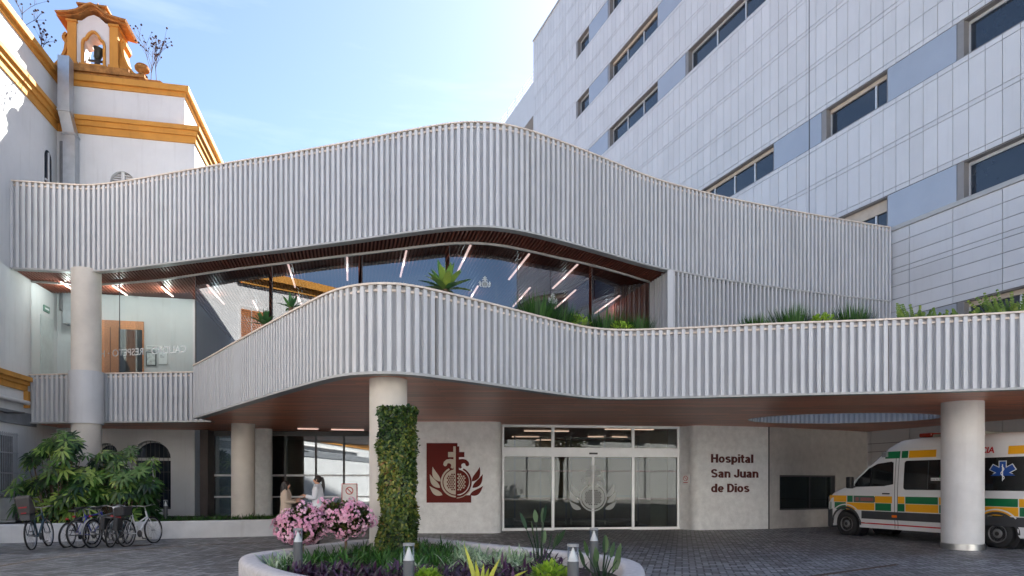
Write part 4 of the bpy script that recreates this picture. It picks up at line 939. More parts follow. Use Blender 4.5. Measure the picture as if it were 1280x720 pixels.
# ceiling lamps of the upper floor and the lobby
def glow(t, w, z):
    if w <= 0: return                                     # the lamp's own light
    l = bpy.data.lights.new('lamp_light', 'POINT'); l.energy = w; l.color = (.93, 1, .97); l.shadow_soft_size = 0; l.specular_factor = 0; o = bpy.data.objects.new('lamp_light', l); COL.objects.link(o); o.parent = t; o.location = (0, 0, z)
def lamp(a, c, z, label, group, m=lamp_pink):
    A, B = Vector(((a[0]-640)/F, 1)), Vector(((c[0]-640)/F, 1)); ya = F*(z-EYE)/(HOR-a[1]); yb = F*(z-EYE)/(HOR-c[1]); A, B = A*ya, B*yb
    mid_ = (A+B)/2; t = thing('ceiling_lamp', (mid_.x, mid_.y, z), 0, label, 'lamp', group)
    b = MB(); b.bar(v3(A-mid_, 0), v3(B-mid_, 0), .05, .035); b.build('tube', m, t); b = MB(); b.bar(v3(A-mid_, .03), v3(B-mid_, .03), .07, .022); b.build('housing', dark, t); glow(t, (7.5 if a[0] < 262 and z > 5 else 1.2 if z > 5 else 0), -.12)
LZ = ZU-.05
lab_u = 'slim glowing pinkish lamp tube on the slatted ceiling behind the curved upper glazing'
for a, c in (((76,352.3),(92.5,363)), ((140.5,356.5),(158.5,369)), ((202,358.5),(216,370.5)), ((259,356),(280,380)), ((360,330),(369,359)), ((371.5,369),(377.5,382)), ((434,321),(434.3,350.5)), ((508,313.5),(500.5,346)), ((588.5,306),(571.5,341)), ((661.5,317.5),(636,349.5)), ((722,330.5),(691,360.5)),  # some of these tubes stand for lamp reflections in the glass
             ((597.5,357.5),(584,379)), ((662.5,359.5),(641,383.5)), ((719.5,362.5),(693,386)), ((774.5,369.5),(744,391.5)), ((316.5,376),(322.5,388))):
    lamp(a, c, LZ, lab_u, 'lamp tubes on the upper ceiling')
t = thing('ceiling_lamp', W(607, 366.5, 23.6), 0, 'round warm ceiling lamp behind the upper glazing near the agave', 'lamp'); b = MB(); b.lathe([(0,0),(.3,0),(.3,.05),(0,.05)], 24); b.build('diffuser', lamp_warm, t); b = MB(); b.lathe([(.302,-.01),(.33,-.01),(.33,.07),(0,.07)], 24); b.build('housing', alu, t)
for a, c in (((655,538.7),(711,539)), ((756,536.5),(817,537)), ((640,546),(674,546.3)), ((735,546),(757,546)), ((765,546),(784,546.5)), ((670,550),(690,550)), ((778,553),(784,553))):
    lamp(a, c, ZS-.03, 'slim glowing lamp tube on the lobby ceiling behind the glass above the doors', 'lamp tubes on the lobby ceiling')
for a, c in (((372,536),(398,536.4)), ((414,537),(455,537.6))):
    lamp(a, c, ZS-.03, 'slim lamp tube on the lobby ceiling behind the two women', 'lamp tubes behind the women', lamp_dim)
# ------------------------------------------------------------------ ambulance
AF = Vector((-.377, .926, 0)).normalized(); AW = Vector((9.93, 20.3, 0))     # heading; contact point of the left front wheel
def ambulance():
    # local frame: x towards the front measured from the front wheel (so the nose is at +1.0), y to the vehicle's left
    hwid = 1.0
    left = Vector((-AF.y, AF.x, 0)); org = AW-left*hwid
    T = thing('ambulance', org, math.atan2(AF.y, AF.x), 'white high-roofed ambulance van with yellow and green checks parked behind the clad column', 'ambulance')
    white = mat('van_white', (.74, .74, .745), .3, .02, 2, coat=.5, spec=.5); glass = mat('van_glass', (.012, .014, .015), .05, .1, spec=.6)
    yel = mat('van_yellow', srgb(238, 170, 20), .35, .04, coat=.3); grn = mat('van_green', srgb(10, 112, 66), .35, .04, coat=.3); red = mat('van_red', srgb(190, 24, 34), .4); blue = mat('van_blue', srgb(28, 74, 150), .35, .05)
    grey = mat('van_grey_plastic', (.045, .047, .052), .55, .1)
    WB = -4.33; XN, XR = 1.0, -5.95
    def ztop(x):
        pts = [(-5.95, 2.55), (-5.9, 2.68), (-5.7, 2.76), (-2.2, 2.77), (-1.66, 2.73), (-1.35, 2.58), (-.92, 2.23), (-.28, 1.71), (-.12, 1.55), (.1, 1.46), (.45, 1.33), (.72, 1.20), (.9, 1.02), (.98, .82), (1.0, .6)]
        for (a, za), (c, zc) in zip(pts, pts[1:]):
            if a <= x <= c: return za+(zc-za)*(x-a)/(c-a)
        return pts[0][1] if x < pts[0][0] else pts[-1][1]
    def zbot(x):
        z = .27
        for xc in (0, WB):
            d = abs(x-xc)
            if d < .47: z = max(z, .34+math.sqrt(.47**2-d*d)*.98)
        return z
    def half_w(x): 
        if x > .3: return hwid*(1-.42*((x-.3)/.7)**2.6)
        return hwid
    def side_y(x, z):
        w = half_w(x)
        if z > 1.2: w -= .13*((z-1.2)/1.5)**1.6
        if z < .5: w -= .02
        return w
    xs = sorted(set([round(-5.95+.1*i, 3) for i in range(70)]+[round(c+.47*math.cos(R(a)), 3) for c in (0, WB) for a in range(0, 181, 10)]+[1.0, .98, .94, -5.9]))
    xs = [x for x in xs if XR <= x <= XN]
    NS = 14
    body = MB(); rings = []
    for x in xs:
        zb, zt = zbot(x), ztop(x); rr = min(.22, (zt-zb)*.4); ring = []
        zs = [zb+(zt-rr-zb)*i/(NS-1) for i in range(NS)]
        L = [(side_y(x, z), z) for z in zs]; w = L[-1][0]
        L += [(w-rr*.9*(1-math.cos(R(a))), zt-rr+rr*math.sin(R(a))) for a in (30, 60, 90)]
        L += [(w*.45, zt+.015), (0, zt+.02)]
        ring = [(x, y, z) for y, z in L]+[(x, -y, z) for y, z in L[-2::-1]]; rings.append(ring)
    n = len(rings[0]); vs = [p for r in rings for p in r]
    fs = [(i*n+k, i*n+k+1, (i+1)*n+k+1, (i+1)*n+k) for i in range(len(rings)-1) for k in range(n-1)]+[(i*n+n-1, i*n, (i+1)*n, (i+1)*n+n-1) for i in range(len(rings)-1)]
    fs += [tuple(range(n)), tuple((len(rings)-1)*n+k for k in range(n-1, -1, -1))]
    body.add(vs, fs); bo = body.build('body', white, T, smooth=True)
    me = bo.data; bm = bmesh.new(); bm.from_mesh(me); bmesh.ops.recalc_face_normals(bm, faces=bm.faces); bm.to_mesh(me); bm.free()
    # a decal or panel that hugs the side: polygon in (x, z) split into columns
    def on_side(poly, name, m, parent, lift=.004, sgn=1, nx=.25):
        bm = bmesh.new(); v = [bm.verts.new((p[0], 0, p[1])) for p in poly]; bm.faces.new(v)
        x0, x1 = min(p[0] for p in poly), max(p[0] for p in poly); z0, z1 = min(p[1] for p in poly), max(p[1] for p in poly)
        k = int((x1-x0)/nx)+1
        for i in range(1, k): bmesh.ops.bisect_plane(bm, geom=bm.verts[:]+bm.edges[:]+bm.faces[:], plane_co=(x0+(x1-x0)*i/k, 0, 0), plane_no=(1,0,0))
        k = int((z1-z0)/.15)+1
        for i in range(1, k): bmesh.ops.bisect_plane(bm, geom=bm.verts[:]+bm.edges[:]+bm.faces[:], plane_co=(0, 0, z0+(z1-z0)*i/k), plane_no=(0,0,1))
        for q in bm.verts: q.co.y = sgn*(side_y(q.co.x, q.co.z)+lift)
        for f in bm.faces:
            f.normal_update()
            if f.normal.y*sgn < 0: f.normal_flip()
            f.smooth = True
        me = bpy.data.meshes.new(name); bm.to_mesh(me); bm.free(); me.materials.append(m); o = bpy.data.objects.new(name, me); COL.objects.link(o); o.parent = parent; return o
    def rounded(x0, z0, x1, z1, r=.07, n=5):
        P = []
        for cx, cz, a in ((x1-r, z1-r, 0), (x0+r, z1-r, 90), (x0+r, z0+r, 180), (x1-r, z0+r, 270)): P += [(cx+r*math.cos(R(a+90*i/n)), cz+r*math.sin(R(a+90*i/n))) for i in range(n+1)]
        return P
    # pixel column on the near side -> x
    def ux(px): k = (px-640)/F; return (AW.x-k*AW.y)/(k*AF.y-AF.x)
    zx = lambda a: ux(1020+a/4.235)
    # the checks, both sides
    for sg in (1, -1):
        top, bot = MB(), MB()
        def cells(segs, z0, z1):
            for a, c, m in segs: on_side([(min(a,c)+.012, z0), (max(a,c)-.012, z0), (max(a,c)-.012, z1), (min(a,c)+.012, z1)], 'livery_check', m, bo, .003, sg)
        cells([(zx(62), zx(164), yel), (zx(164), zx(197), grn), (zx(197), zx(310), grn), (zx(310), zx(405), yel), (zx(430), zx(471), yel), (zx(471), zx(648), grn), (zx(648), zx(760), yel), (zx(760), zx(872), yel), (zx(872), zx(1072), grn), (zx(1072), -5.85, yel)], .995, 1.185)
        cells([(zx(45), zx(160), grn), (zx(160), zx(312), yel), (zx(312), zx(400), grn), (zx(430), zx(471), grn), (zx(471), zx(650), yel), (zx(650), zx(760), grn), (zx(872), zx(1075), yel), (zx(1075), -5.85, grn)], .775, .985)
        on_side([(-5.85, .53), (-.55, .53), (-.55, .755), (-5.85, .755)], 'side_moulding', grey, bo, .006, sg)
        on_side([(-3.8, .37), (-.52, .385), (-.52, .42), (-3.8, .405)], 'red_line', red, bo, .004, sg)
        cells([(zx(355), zx(437), grn), (zx(441), zx(479), grn), (zx(479), zx(628), yel), (zx(1003), zx(1095), yel), (zx(1097), -5.8, yel)], 2.235, 2.43)
        # wheel-arch lips in white across the checks
        for xc in (0, WB):
            A = [(xc+.60*math.cos(R(a)), .36+.58*math.sin(R(a))) for a in range(40, 141, 5)]; B_ = [(xc+.565*math.cos(R(a)), .36+.545*math.sin(R(a))) for a in range(140, 39, -5)]
            on_side([p for p in A+B_ if p[0] < .93], 'arch_line', white, bo, .007, sg)
            A = [(xc+.53*math.cos(R(a)), .34+.53*math.sin(R(a))) for a in range(0, 181, 9)]; B_ = [(xc+.465*math.cos(R(a)), .34+.465*math.sin(R(a))) for a in range(180, -1, -9)]
            on_side([(min(p[0], .95), p[1]) for p in A+B_], 'arch_trim', grey, bo, .009, sg)
        # cab door: window, seams, handle
        cab = [(zx(408), 1.52), (zx(404), 2.12), (zx(392), 2.15), (zx(320), 2.10), (zx(275), 1.97), (zx(222), 1.68), (zx(205), 1.52), (zx(205), 1.44), (zx(360), 1.47)]
        dx0, dx1 = zx(416), zx(190)
        door = on_side([(dx0, .45), (zx(245), .45), (zx(235), .8), (dx1, 1.1), (dx1, 1.4), (zx(215), 1.7), (zx(270), 2.02), (zx(318), 2.17), (zx(400), 2.21), (dx0, 2.15)], 'cab_door', white, bo, .0015, sg)
        on_side(cab, 'door_window', glass, bo, .005, sg)
        on_side([(zx(292), 1.47), (zx(286), 1.47), (zx(286), 2.0), (zx(292), 2.02)], 'window_divider', black, bo, .007, sg)
        for a in (dx0, zx(432)): on_side([(a-.008, .3), (a+.008, .3), (a+.008, 2.25), (a-.008, 2.25)], 'door_seam', mat('seam', (.1,.1,.1), .8), bo, .0045, sg)
        hb = MB(); xh = zx(372); hb.box((xh-.11, sg*1.0, 1.24) if sg > 0 else (xh-.11, -1.03, 1.24), (xh+.11, sg*1.03, 1.275) if sg > 0 else (xh+.11, -1.0, 1.275)); hb.build('door_handle', black, bo)
        # big dark side windows
        on_side(rounded(zx(676)-.15, 1.37, zx(462), 2.16), 'side_window', glass, bo, .005, sg)
        on_side(rounded(-5.7, 1.37, zx(820), 2.17, .05), 'side_window', glass, bo, .005, sg)
        on_side([(zx(592), 1.4), (zx(588), 1.4), (zx(588), 2.13), (zx(592), 2.13)], 'window_divider', dark, bo, .006, sg)
        # headlight, indicator
        on_side([(.62, 1.02), (.93, .92), (.90, 1.08), (.66, 1.17)], 'headlight', mat('lamp_glass', (.35,.37,.38), .15, .2, spec=.8), bo, .006, sg)
        on_side(rounded(zx(430), .60, zx(402), .67, .02), 'side_marker', mat('amber', srgb(230,110,20), .3), bo, .012, sg)
        # mirror
        mm = MB(); mm.box((-.05, .0, 0), (.12, .16, .34)); mm.box((-.02, -.12, .02), (.06, .02, .08)); mo = mm.build('wing_mirror', black, bo, loc=(zx(206), 1.08 if sg > 0 else -1.24, 1.40)); bevel(mo, .03)
    # lower dark bumper, grille, windscreen
    bu = MB()
    for x0, x1 in ((.50, .72), (.72, .88), (.88, .97), (.97, 1.03)):
        w0, w1 = half_w(x0)+.012, half_w(min(x1, 1.0))+.012
        bu.add([(x0,-w0,.22),(x1,-w1,.22),(x1,w1,.22),(x0,w0,.22),(x0,-w0,.78),(x1,-w1,.74),(x1,w1,.74),(x0,w0,.78)], ((0,3,2,1),(4,5,6,7),(0,1,5,4),(1,2,6,5),(2,3,7,6),(3,0,4,7)))
    bu.build('front_bumper', grey, bo)
    gr = MB(); gr.box((.93, -.42, .80), (.995, .42, 1.0)); gr.build('grille', black, bo)
    ws = MB(); P0, P1 = [], []
    for i in range(9):
        x = -.22-(1.27-.22)*i/8*.95; z = ztop(x); w = side_y(x, z)-.13; P0.append((x+.008, -w, z+.012)); P1.append((x+.008, w, z+.012))
    mid_ = [(p[0]+.006, 0, p[2]+.024) for p in P0]; ws.strip(P0, mid_); ws.strip(mid_, P1); ws.build('windscreen', glass, bo, smooth='all')
    # wheels
    for i, xc in enumerate((0, WB)):
        for sg in (1, -1):
            M = Matrix.Translation((xc, sg*.86, .345)) @ Matrix.Rotation(R(-90*sg), 4, 'X'); w = MB()
            w.lathe([(.20,-.12),(.30,-.12),(.335,-.10),(.345,-.06),(.345,.05),(.335,.09),(.30,.115),(.235,.118),(.215,.10)], 36, (0,0,0), M); wo = w.build('wheel', rubber, T, smooth=True)
            r_ = MB(); r_.lathe([(.212,.10),(.215,.112),(.20,.115),(.185,.09),(.175,.085),(.17,.088),(.12,.095),(.10,.11),(.06,.12),(.0,.12)], 32, (0,0,0), M); ro = r_.build('rim', mat('wheel_steel', (.20,.20,.205), .45, .1, 8, metal=.4), wo, smooth=True)
            h = MB()
            for k in range(14): a = 2*math.pi*k/14; h.lathe([(.018,.09),(.018,.098),(0,.098)], 8, (0,0,0), M @ Matrix.Translation((.148*math.cos(a), .148*math.sin(a), 0)))
            h.lathe([(.0,.118),(.05,.121),(.05,.122),(.0,.124)], 12, (0,0,0), M); h.build('vent_holes', black, ro)
            m = MB(); m.lathe([(.0,-.25),(.46,-.25),(.46,.05)], 24, (0,0,0), Matrix.Translation((xc, sg*.80, .36)) @ Matrix.Rotation(R(-90*sg), 4, 'X')); m.build('wheel_well', black, bo)
    # roof beacon and fairing
    xb = ux(1142); lb = MB(); lb.box((xb-.22, -.62, 2.79), (xb+.14, .62, 2.90)); lo = bevel(lb.build('beacon', mat('beacon_red', srgb(150,44,24), .25, .1), bo), .03)
    k = MB(); k.box((xb-1.6, -.6, 2.775), (xb-.23, .6, 2.85)); bevel(k.build('roof_fairing', mat('fairing', (.32,.33,.28), .5), bo), .03)
    k = MB(); k.box((zx(372), .92, 2.28), (zx(346), .985, 2.42)); k.box((zx(372), -.985, 2.28), (zx(346), -.92, 2.42)); k.build('side_lamp', mat('lamp_glass', (.35,.37,.38), .15), bo)
    # rear doors and lamps
    k = MB(); k.box((XR-.012, -.9, .5), (XR-.002, -.01, 2.5)); k.box((XR-.012, .01, .5), (XR-.002, .9, 2.5)); k.build('rear_door', white, bo); k = MB(); k.box((XR-.02, -.8, 1.4), (XR-.013, -.1, 2.1)); k.box((XR-.02, .1, 1.4), (XR-.013, .8, 2.1)); k.build('rear_window', glass, bo)
    # lettering and the blue star, on both sides
    for sg in (1, -1):
        def SM(x, z, lift=.008): y = side_y(x, z)+lift; return frame_on((x, sg*y, z), (-sg, 0), (0, sg))
        Mt = SM(zx(933) if sg > 0 else zx(933)-1.4, 2.285, .006); tx = text_obj('roof_lettering', 'EMERGENCIA', .2, red, bo, Matrix(), extrude=.002, bold=.006, shear=.2)
        w = max(v.co.x for v in tx.data.vertices); tx.data.transform(Mt @ Matrix.Translation((-w if sg > 0 else 0, 0, 0)) @ Matrix.Scale(1, 4))
        xc, zc = zx(985), 1.80
        # star of life: six bars, white edge, blue field, white staff
        def star(r, w):
            P = []
            for k in range(6):
                a = R(90-60*k); d = Vector((math.cos(a), math.sin(a))); n_ = Vector((-d.y, d.x)); inner = w/math.tan(R(30))
                P += [d*r+n_*w, d*r-n_*w]; b2 = R(90-60*k-30); P.append(Vector((math.cos(b2), math.sin(b2)))*(w/math.sin(R(30))))
            return [tuple(p) for p in P[::-1]]
        SMt = SM(xc, zc, .0075)
        for nm, r, w, m, z in (('star_edge', .285, .083, mat('decal_white', (.75,.75,.75), .4), .0), ('star_field', .265, .066, blue, .003)):
            b = MB(); b.add([SMt @ Vector((p[0]*1.1, p[1], z)) for p in star(r, w)], [tuple(range(18))]); b.build(nm, m, bo)
        b = MB(); b.tube([SMt @ Vector((0, -.2+.4*i/2, .006)) for i in range(3)], .010, 5); b.tube([SMt @ Vector((.045*math.sin(i*.55)*(1-.02*i), -.17+.018*i, .008)) for i in range(19)], .011, 5); b.build('star_staff', mat('decal_white', (.75,.75,.75), .4), bo)
        lx = zx(606); b = MB(); ML = SM(lx, 1.615, .0065); b.box((0,0,0), (.66,.075,.002), ML); b.build('label_strip', mat('decal_white', (.75,.75,.75), .4), bo)
        text_obj('label_lettering', 'Junta de Andalucía', .062, mat('decal_grey', (.1,.12,.12), .5), bo, SM(lx, 1.632, .0095), extrude=.0005)
        b = MB(); ML = SM(zx(650), 1.70, .0065)
        for P in ([(0,0),(.05,0),(.19,.34),(.14,.34)], [(.1,0),(.15,0),(.24,.22),(.20,.24)]): b.add([ML @ Vector((x, y, 0)) for x, y in P], [(0,1,2,3)])
        b.build('green_stripes', grn, bo)
        lx = zx(200); ML = SM(lx, 1.01, .0065); b = MB(); b.box((0,0,0),(.72,.15,.001), ML); b.build('logo_field', mat('logo_grey', (.10,.13,.12), .5), bo); b = MB(); b.lathe([(.0,0),(.06,0),(.06,.003),(0,.003)], 16, (0,0,0), ML @ Matrix.Translation((.12,.075,0))); b.box((.24,.03,0),(.66,.12,.003), ML); b.build('logo_mark', mat('logo_rose', srgb(150,90,90), .5), bo)
ambulance()

# ------------------------------------------------------------------ bicycles in the rack
def bike(px_py, heading, col, label, lean=4, sc=1.0, wheel=.335, box=None, front_light=None, saddle_cover=False, step=False, steer=0, mudguard=False, basket=False):
    p = G(*px_py); T = thing('bicycle', p, math.atan2(heading[1], heading[0]), label, 'bicycle', 'bicycles parked in the rack'); T.rotation_euler = (R(-lean), 0, math.atan2(heading[1], heading[0]))
    fm = mat('bike_paint_%s' % label.split()[0], col, .35, .1, 6, coat=.3); r = wheel; WBk = 1.04*sc
    chrome = mat('bike_metal', (.35,.35,.36), .35, .1, metal=.8)
    bb = Vector((.44*sc, 0, .28*sc)); st = Vector((.26*sc, 0, .80*sc)); hd = Vector((.80*sc, 0, .84*sc)); hb = Vector((.85*sc, 0, .66*sc)); rw = Vector((0, 0, r)); fw = Vector((WBk, 0, r))
    f = MB(); t1 = .018
    f.tube([bb, st], t1, 8); f.tube([bb, hb], t1+.004, 8); f.tube([hb, hd], .022, 8)
    f.tube([st.lerp(bb, .12), hd.lerp(hb, .2)] if not step else [st.lerp(bb, .55), hb.lerp(hd, .2)], t1, 8)
    for s in (-1, 1):
        f.tube([rw+Vector((0, s*.06, 0)), bb+Vector((0, s*.03, 0))], .010, 6); f.tube([rw+Vector((0, s*.06, 0)), st.lerp(bb, .1)+Vector((0, s*.03, 0))], .009, 6)
    f.build('frame', fm, T)
    k = MB()
    for s in (-1, 1): k.tube([hb+Vector((-.01, s*.05, -.02)), fw+Vector((-.04, s*.055, .1)), fw+Vector((0, s*.055, 0))], .012, 6)
    k.build('fork', fm, T)
    def wheel_at(c, name):
        w = MB(); M = Matrix.Translation(c) @ Matrix.Rotation(R(90), 4, 'X')
        w.tube([c+Vector((r*math.cos(a), 0, r*math.sin(a)))*1 for a in [2*math.pi*i/36 for i in range(37)]], .021, 8, cap=False); wo = w.build(name, rubber, T, smooth='all')
        q = MB(); q.tube([c+Vector(((r-.03)*math.cos(a), 0, (r-.03)*math.sin(a))) for a in [2*math.pi*i/36 for i in range(37)]], .011, 6, cap=False)
        for i in range(18):
            a = 2*math.pi*i/18; q.tube([c+Vector((0, .03*(-1)**i, 0)), c+Vector(((r-.03)*math.cos(a), 0, (r-.03)*math.sin(a)))], .0022, 4, cap=False)
        q.lathe([(.02,-.05),(.03,-.04),(.022,0),(.03,.04),(.02,.05)], 10, (0,0,0), M); q.build('rim', chrome, wo)
        if mudguard: m_ = MB(); A = [c+Vector(((r+.04)*math.cos(a), -.03, (r+.04)*math.sin(a))) for a in [R(20+10*i) for i in range(17)]]; m_.strip(A, [p_+Vector((0,.06,0)) for p_ in A]); m_.build('mudguard', fm, T)
        return wo
    wheel_at(rw, 'wheel'); wheel_at(fw, 'wheel')
    s = MB(); up = (st-bb).normalized(); sp = st+up*.16*sc; s.tube([st, sp], .013, 6); s.build('seat_post', chrome, T)
    s = MB(); s.add([sp+Vector(q) for q in ((-.14,-.08,.02),(-.14,.08,.02),(0,.06,.035),(.14,.016,.02),(.14,-.016,.02),(0,-.06,.035),(-.13,-.06,-.03),(-.13,.06,-.03),(.12,.012,-.02),(.12,-.012,-.02))], [(0,5,2,1),(5,4,3,2),(0,1,7,6),(1,2,8,7),(2,3,8),(4,9,8,3),(5,9,4),(0,6,9,5),(6,7,8,9)]); bevel(s.build('saddle', mat('saddle_cover', (.6,.6,.62), .6, .3, 12) if saddle_cover else black, T), .012)
    h = MB(); hp = hd+(hd-hb).normalized()*.12; h.tube([hd, hp], .014, 6); h.tube([hp+Vector((-.10,-.29,.02)), hp+Vector((0,-.17,.03)), hp, hp+Vector((0,.17,.03)), hp+Vector((-.10,.29,.02))], .011, 6); ho = h.build('handlebar', chrome, T)
    for sg in (-1, 1): g = MB(); g.tube([hp+Vector((-.10,sg*.29,.02)), hp+Vector((-.05,sg*.235,.026))], .018, 8); g.build('grip', black, ho)
    c = MB(); M = Matrix.Translation(bb) @ Matrix.Rotation(R(90), 4, 'X'); c.lathe([(.075,.045),(.09,.045),(.09,.05),(.075,.05)], 20, (0,0,0), M); c.bar(bb+Vector((0,-.06,0)), bb+Vector((.10,-.06,-.13)), .02, .012); c.bar(bb+Vector((0,.06,0)), bb+Vector((-.10,.06,.13)), .02, .012); c.box(tuple(bb+Vector((.06,-.15,-.145))), tuple(bb+Vector((.14,-.06,-.12)))); c.box(tuple(bb+Vector((-.14,.06,.12))), tuple(bb+Vector((-.06,.15,.145)))); c.build('crank', dark, T)
    l = MB(); l.box((-r*.25, -.03, r*2+.07), (-r*.25+.03, .03, r*2+.11)); l.build('rear_light', mat('lamp_red', (.30,.02,.025), .3), T)
    if box == 'seat':
        b = MB(); b.add([Vector(q) for q in ((-.24,-.12,.82),(.05,-.12,.80),(.05,.12,.80),(-.24,.12,.82),(-.31,-.16,1.24),(-.18,-.15,1.28),(-.18,.15,1.28),(-.31,.16,1.24),(.08,-.14,.95),(.08,.14,.95))], [(0,3,2,1),(0,4,7,3),(4,5,6,7),(0,1,8,5,4),(3,7,6,9,2),(1,2,9,8),(8,9,6,5)]); bo_ = bevel(b.build('child_seat', mat('seat_shell', (.07,.062,.06), .6, .1), T), .04)
        b = MB(); b.box((-.30,-.08,.98), (-.262,.08,1.01)); b.box((-.27,-.05,.85), (-.24,.05,.88)); b.build('reflector', mat('lamp_red', (.30,.02,.025), .3), bo_)
        b = MB(); b.bar((-.2,-.08,.72), (.22,-.05,.70), .02); b.bar((-.2,.08,.72), (.22,.05,.70), .02); b.bar((-.1,-.07,.72),(-.02,-.06,.34), .014); b.bar((-.1,.07,.72),(-.02,.06,.34), .014); b.box((-.22,-.1,.70),(.1,.1,.83)); b.build('carrier', dark, T)
    if box == 'bag':
        b = MB(); b.box((-.20,-.13,.74), (.14,.13,.98)); bevel(b.build('top_box', mat('bag_black', (.03,.03,.032), .7, .2, 8), T), .04); b = MB(); b.box((-.23,-.06,.69),(-.2,.06,.74)); b.build('reflector', mat('lamp_red', (.30,.02,.025), .3), T); b = MB(); b.bar((-.2,-.06,.72), (.2,-.05,.72), .02); b.bar((-.2,.06,.72), (.2,.05,.72), .02); b.bar((-.12,-.06,.72),(0,-.06,.33), .014); b.bar((-.12,.06,.72),(0,.06,.33), .014); b.build('carrier', dark, T)
    if box == 'pannier':
        b = MB(); b.box((-.24,-.2,.42), (.12,-.09,.74)); b.box((-.24,.09,.42), (.12,.2,.74)); bevel(b.build('pannier_bags', mat('bag_black', (.03,.03,.032), .7, .2, 8), T), .03); b = MB(); b.box((-.25,-.07,.72),(.2,.07,.74)); b.build('carrier', dark, T)
    if basket:
        b = MB(); c0 = Vector((WBk-.02, 0, .78))
        for z in (0, .06, .12, .18): b.tube([c0+Vector(q)+Vector((0,0,z)) for q in ((-.12,-.15,0),(.14,-.15,0),(.14,.15,0),(-.12,.15,0),(-.12,-.15,0))], .006, 5)
        for i in range(9): b.tube([c0+Vector((-.12+.26*i/8,-.15,0)), c0+Vector((-.12+.26*i/8,-.15,.18))], .005, 4); b.tube([c0+Vector((-.12+.26*i/8,.15,0)), c0+Vector((-.12+.26*i/8,.15,.18))], .005, 4); b.tube([c0+Vector((.14,-.15+.3*i/8,0)), c0+Vector((.14,-.15+.3*i/8,.18))], .005, 4)
        b.box(tuple(c0+Vector((-.12,-.15,-.005))), tuple(c0+Vector((.14,.15,.0)))); b.build('basket', dark, T)
    return T
bike((40, 687.3), (-.27, .96), (.03, .07, .10), 'teal bicycle with a tall dark child seat, leftmost in the rack', box='seat', lean=5)
bike((83.5, 684.6), (.02, 1), (.05, .055, .065), 'charcoal small-wheeled bicycle between the child-seat bicycle and the blue one', wheel=.30, sc=.92, lean=-4)
bike((99, 685), (.16, 1), (.04, .055, .30), 'blue bicycle with a bare saddle leaning next to the silver-grey one', lean=6)
bike((116, 684.8), (.06, 1), (.16, .17, .18), 'silver-grey bicycle with mudguards standing almost end-on in the middle of the rack', lean=1, mudguard=True)
bike((138, 684), (-.16, 1), (.02, .06, .075), 'dark bicycle with black panniers and a pale cover over its saddle', lean=-5, saddle_cover=True, box='pannier')
bike((158.5, 683.2), (.13, 1), (.62, .63, .64), 'white step-through bicycle with a black top box, rightmost in the rack', lean=5, step=True, box='bag')
def rack():
    a, c = G(104, 677.3), G(181, 676); t = thing('bicycle_rack', (a+c)/2, 0, 'low pale steel rack on the paving holding the parked bicycles', 'rack'); m = (a+c)/2; b = MB(); b.bar(a-m+Vector((0,0,.05)), c-m+Vector((0,0,.05)), .06, .05); b.bar(a-m+Vector((0,.35,.05)), c-m+Vector((0,.35,.05)), .05, .05); b.build('rail', mat('rack_steel', (.5,.49,.44), .5, .15, 6), t)
    for i in range(6):
        p = (a-m).lerp(c-m, (i+.5)/6); h = MB(); h.tube([p+Vector((-.03,0,.05)), p+Vector((-.03,.05,.34)), p+Vector((-.03,.3,.38)), p+Vector((-.03,.35,.05))], .012, 6); h.tube([p+Vector((.05,0,.05)), p+Vector((.05,.05,.34)), p+Vector((.05,.3,.38)), p+Vector((.05,.35,.05))], .012, 6); h.build('wheel_holder', mat('rack_steel', (.5,.49,.44), .5, .15, 6), t)
rack()
def ac_unit():
    q = OM @ Vector((.02, 0, 0)); A, B_ = OM.translation.to_2d(), (OM @ Vector((0,-10,0))).to_2d(); yl = (OMi @ hit(17, A, B_).to_3d()).y
    t = thing('air_conditioner', OM @ Vector((.0, yl-.45, .35)), OA, 'grey outdoor air conditioner unit fixed under the barred window at far left', 'air conditioner'); b = MB(); b.box((.05, -.45, .12), (.42, .45, .78)); bevel(b.build('casing', mat('ac_grey', (.30,.31,.31), .5, .1, 4), t), .02)
    b = MB()
    for k in range(9): b.box((.421, -.40, .2+k*.06), (.43, .40, .215+k*.06))
    b.build('louvres', dark, t); 
    for y in (-.4, .36): b = MB(); b.box((.0, y, .06), (.42, y+.04, .119)); b.build('bracket', alu, t)
ac_unit()
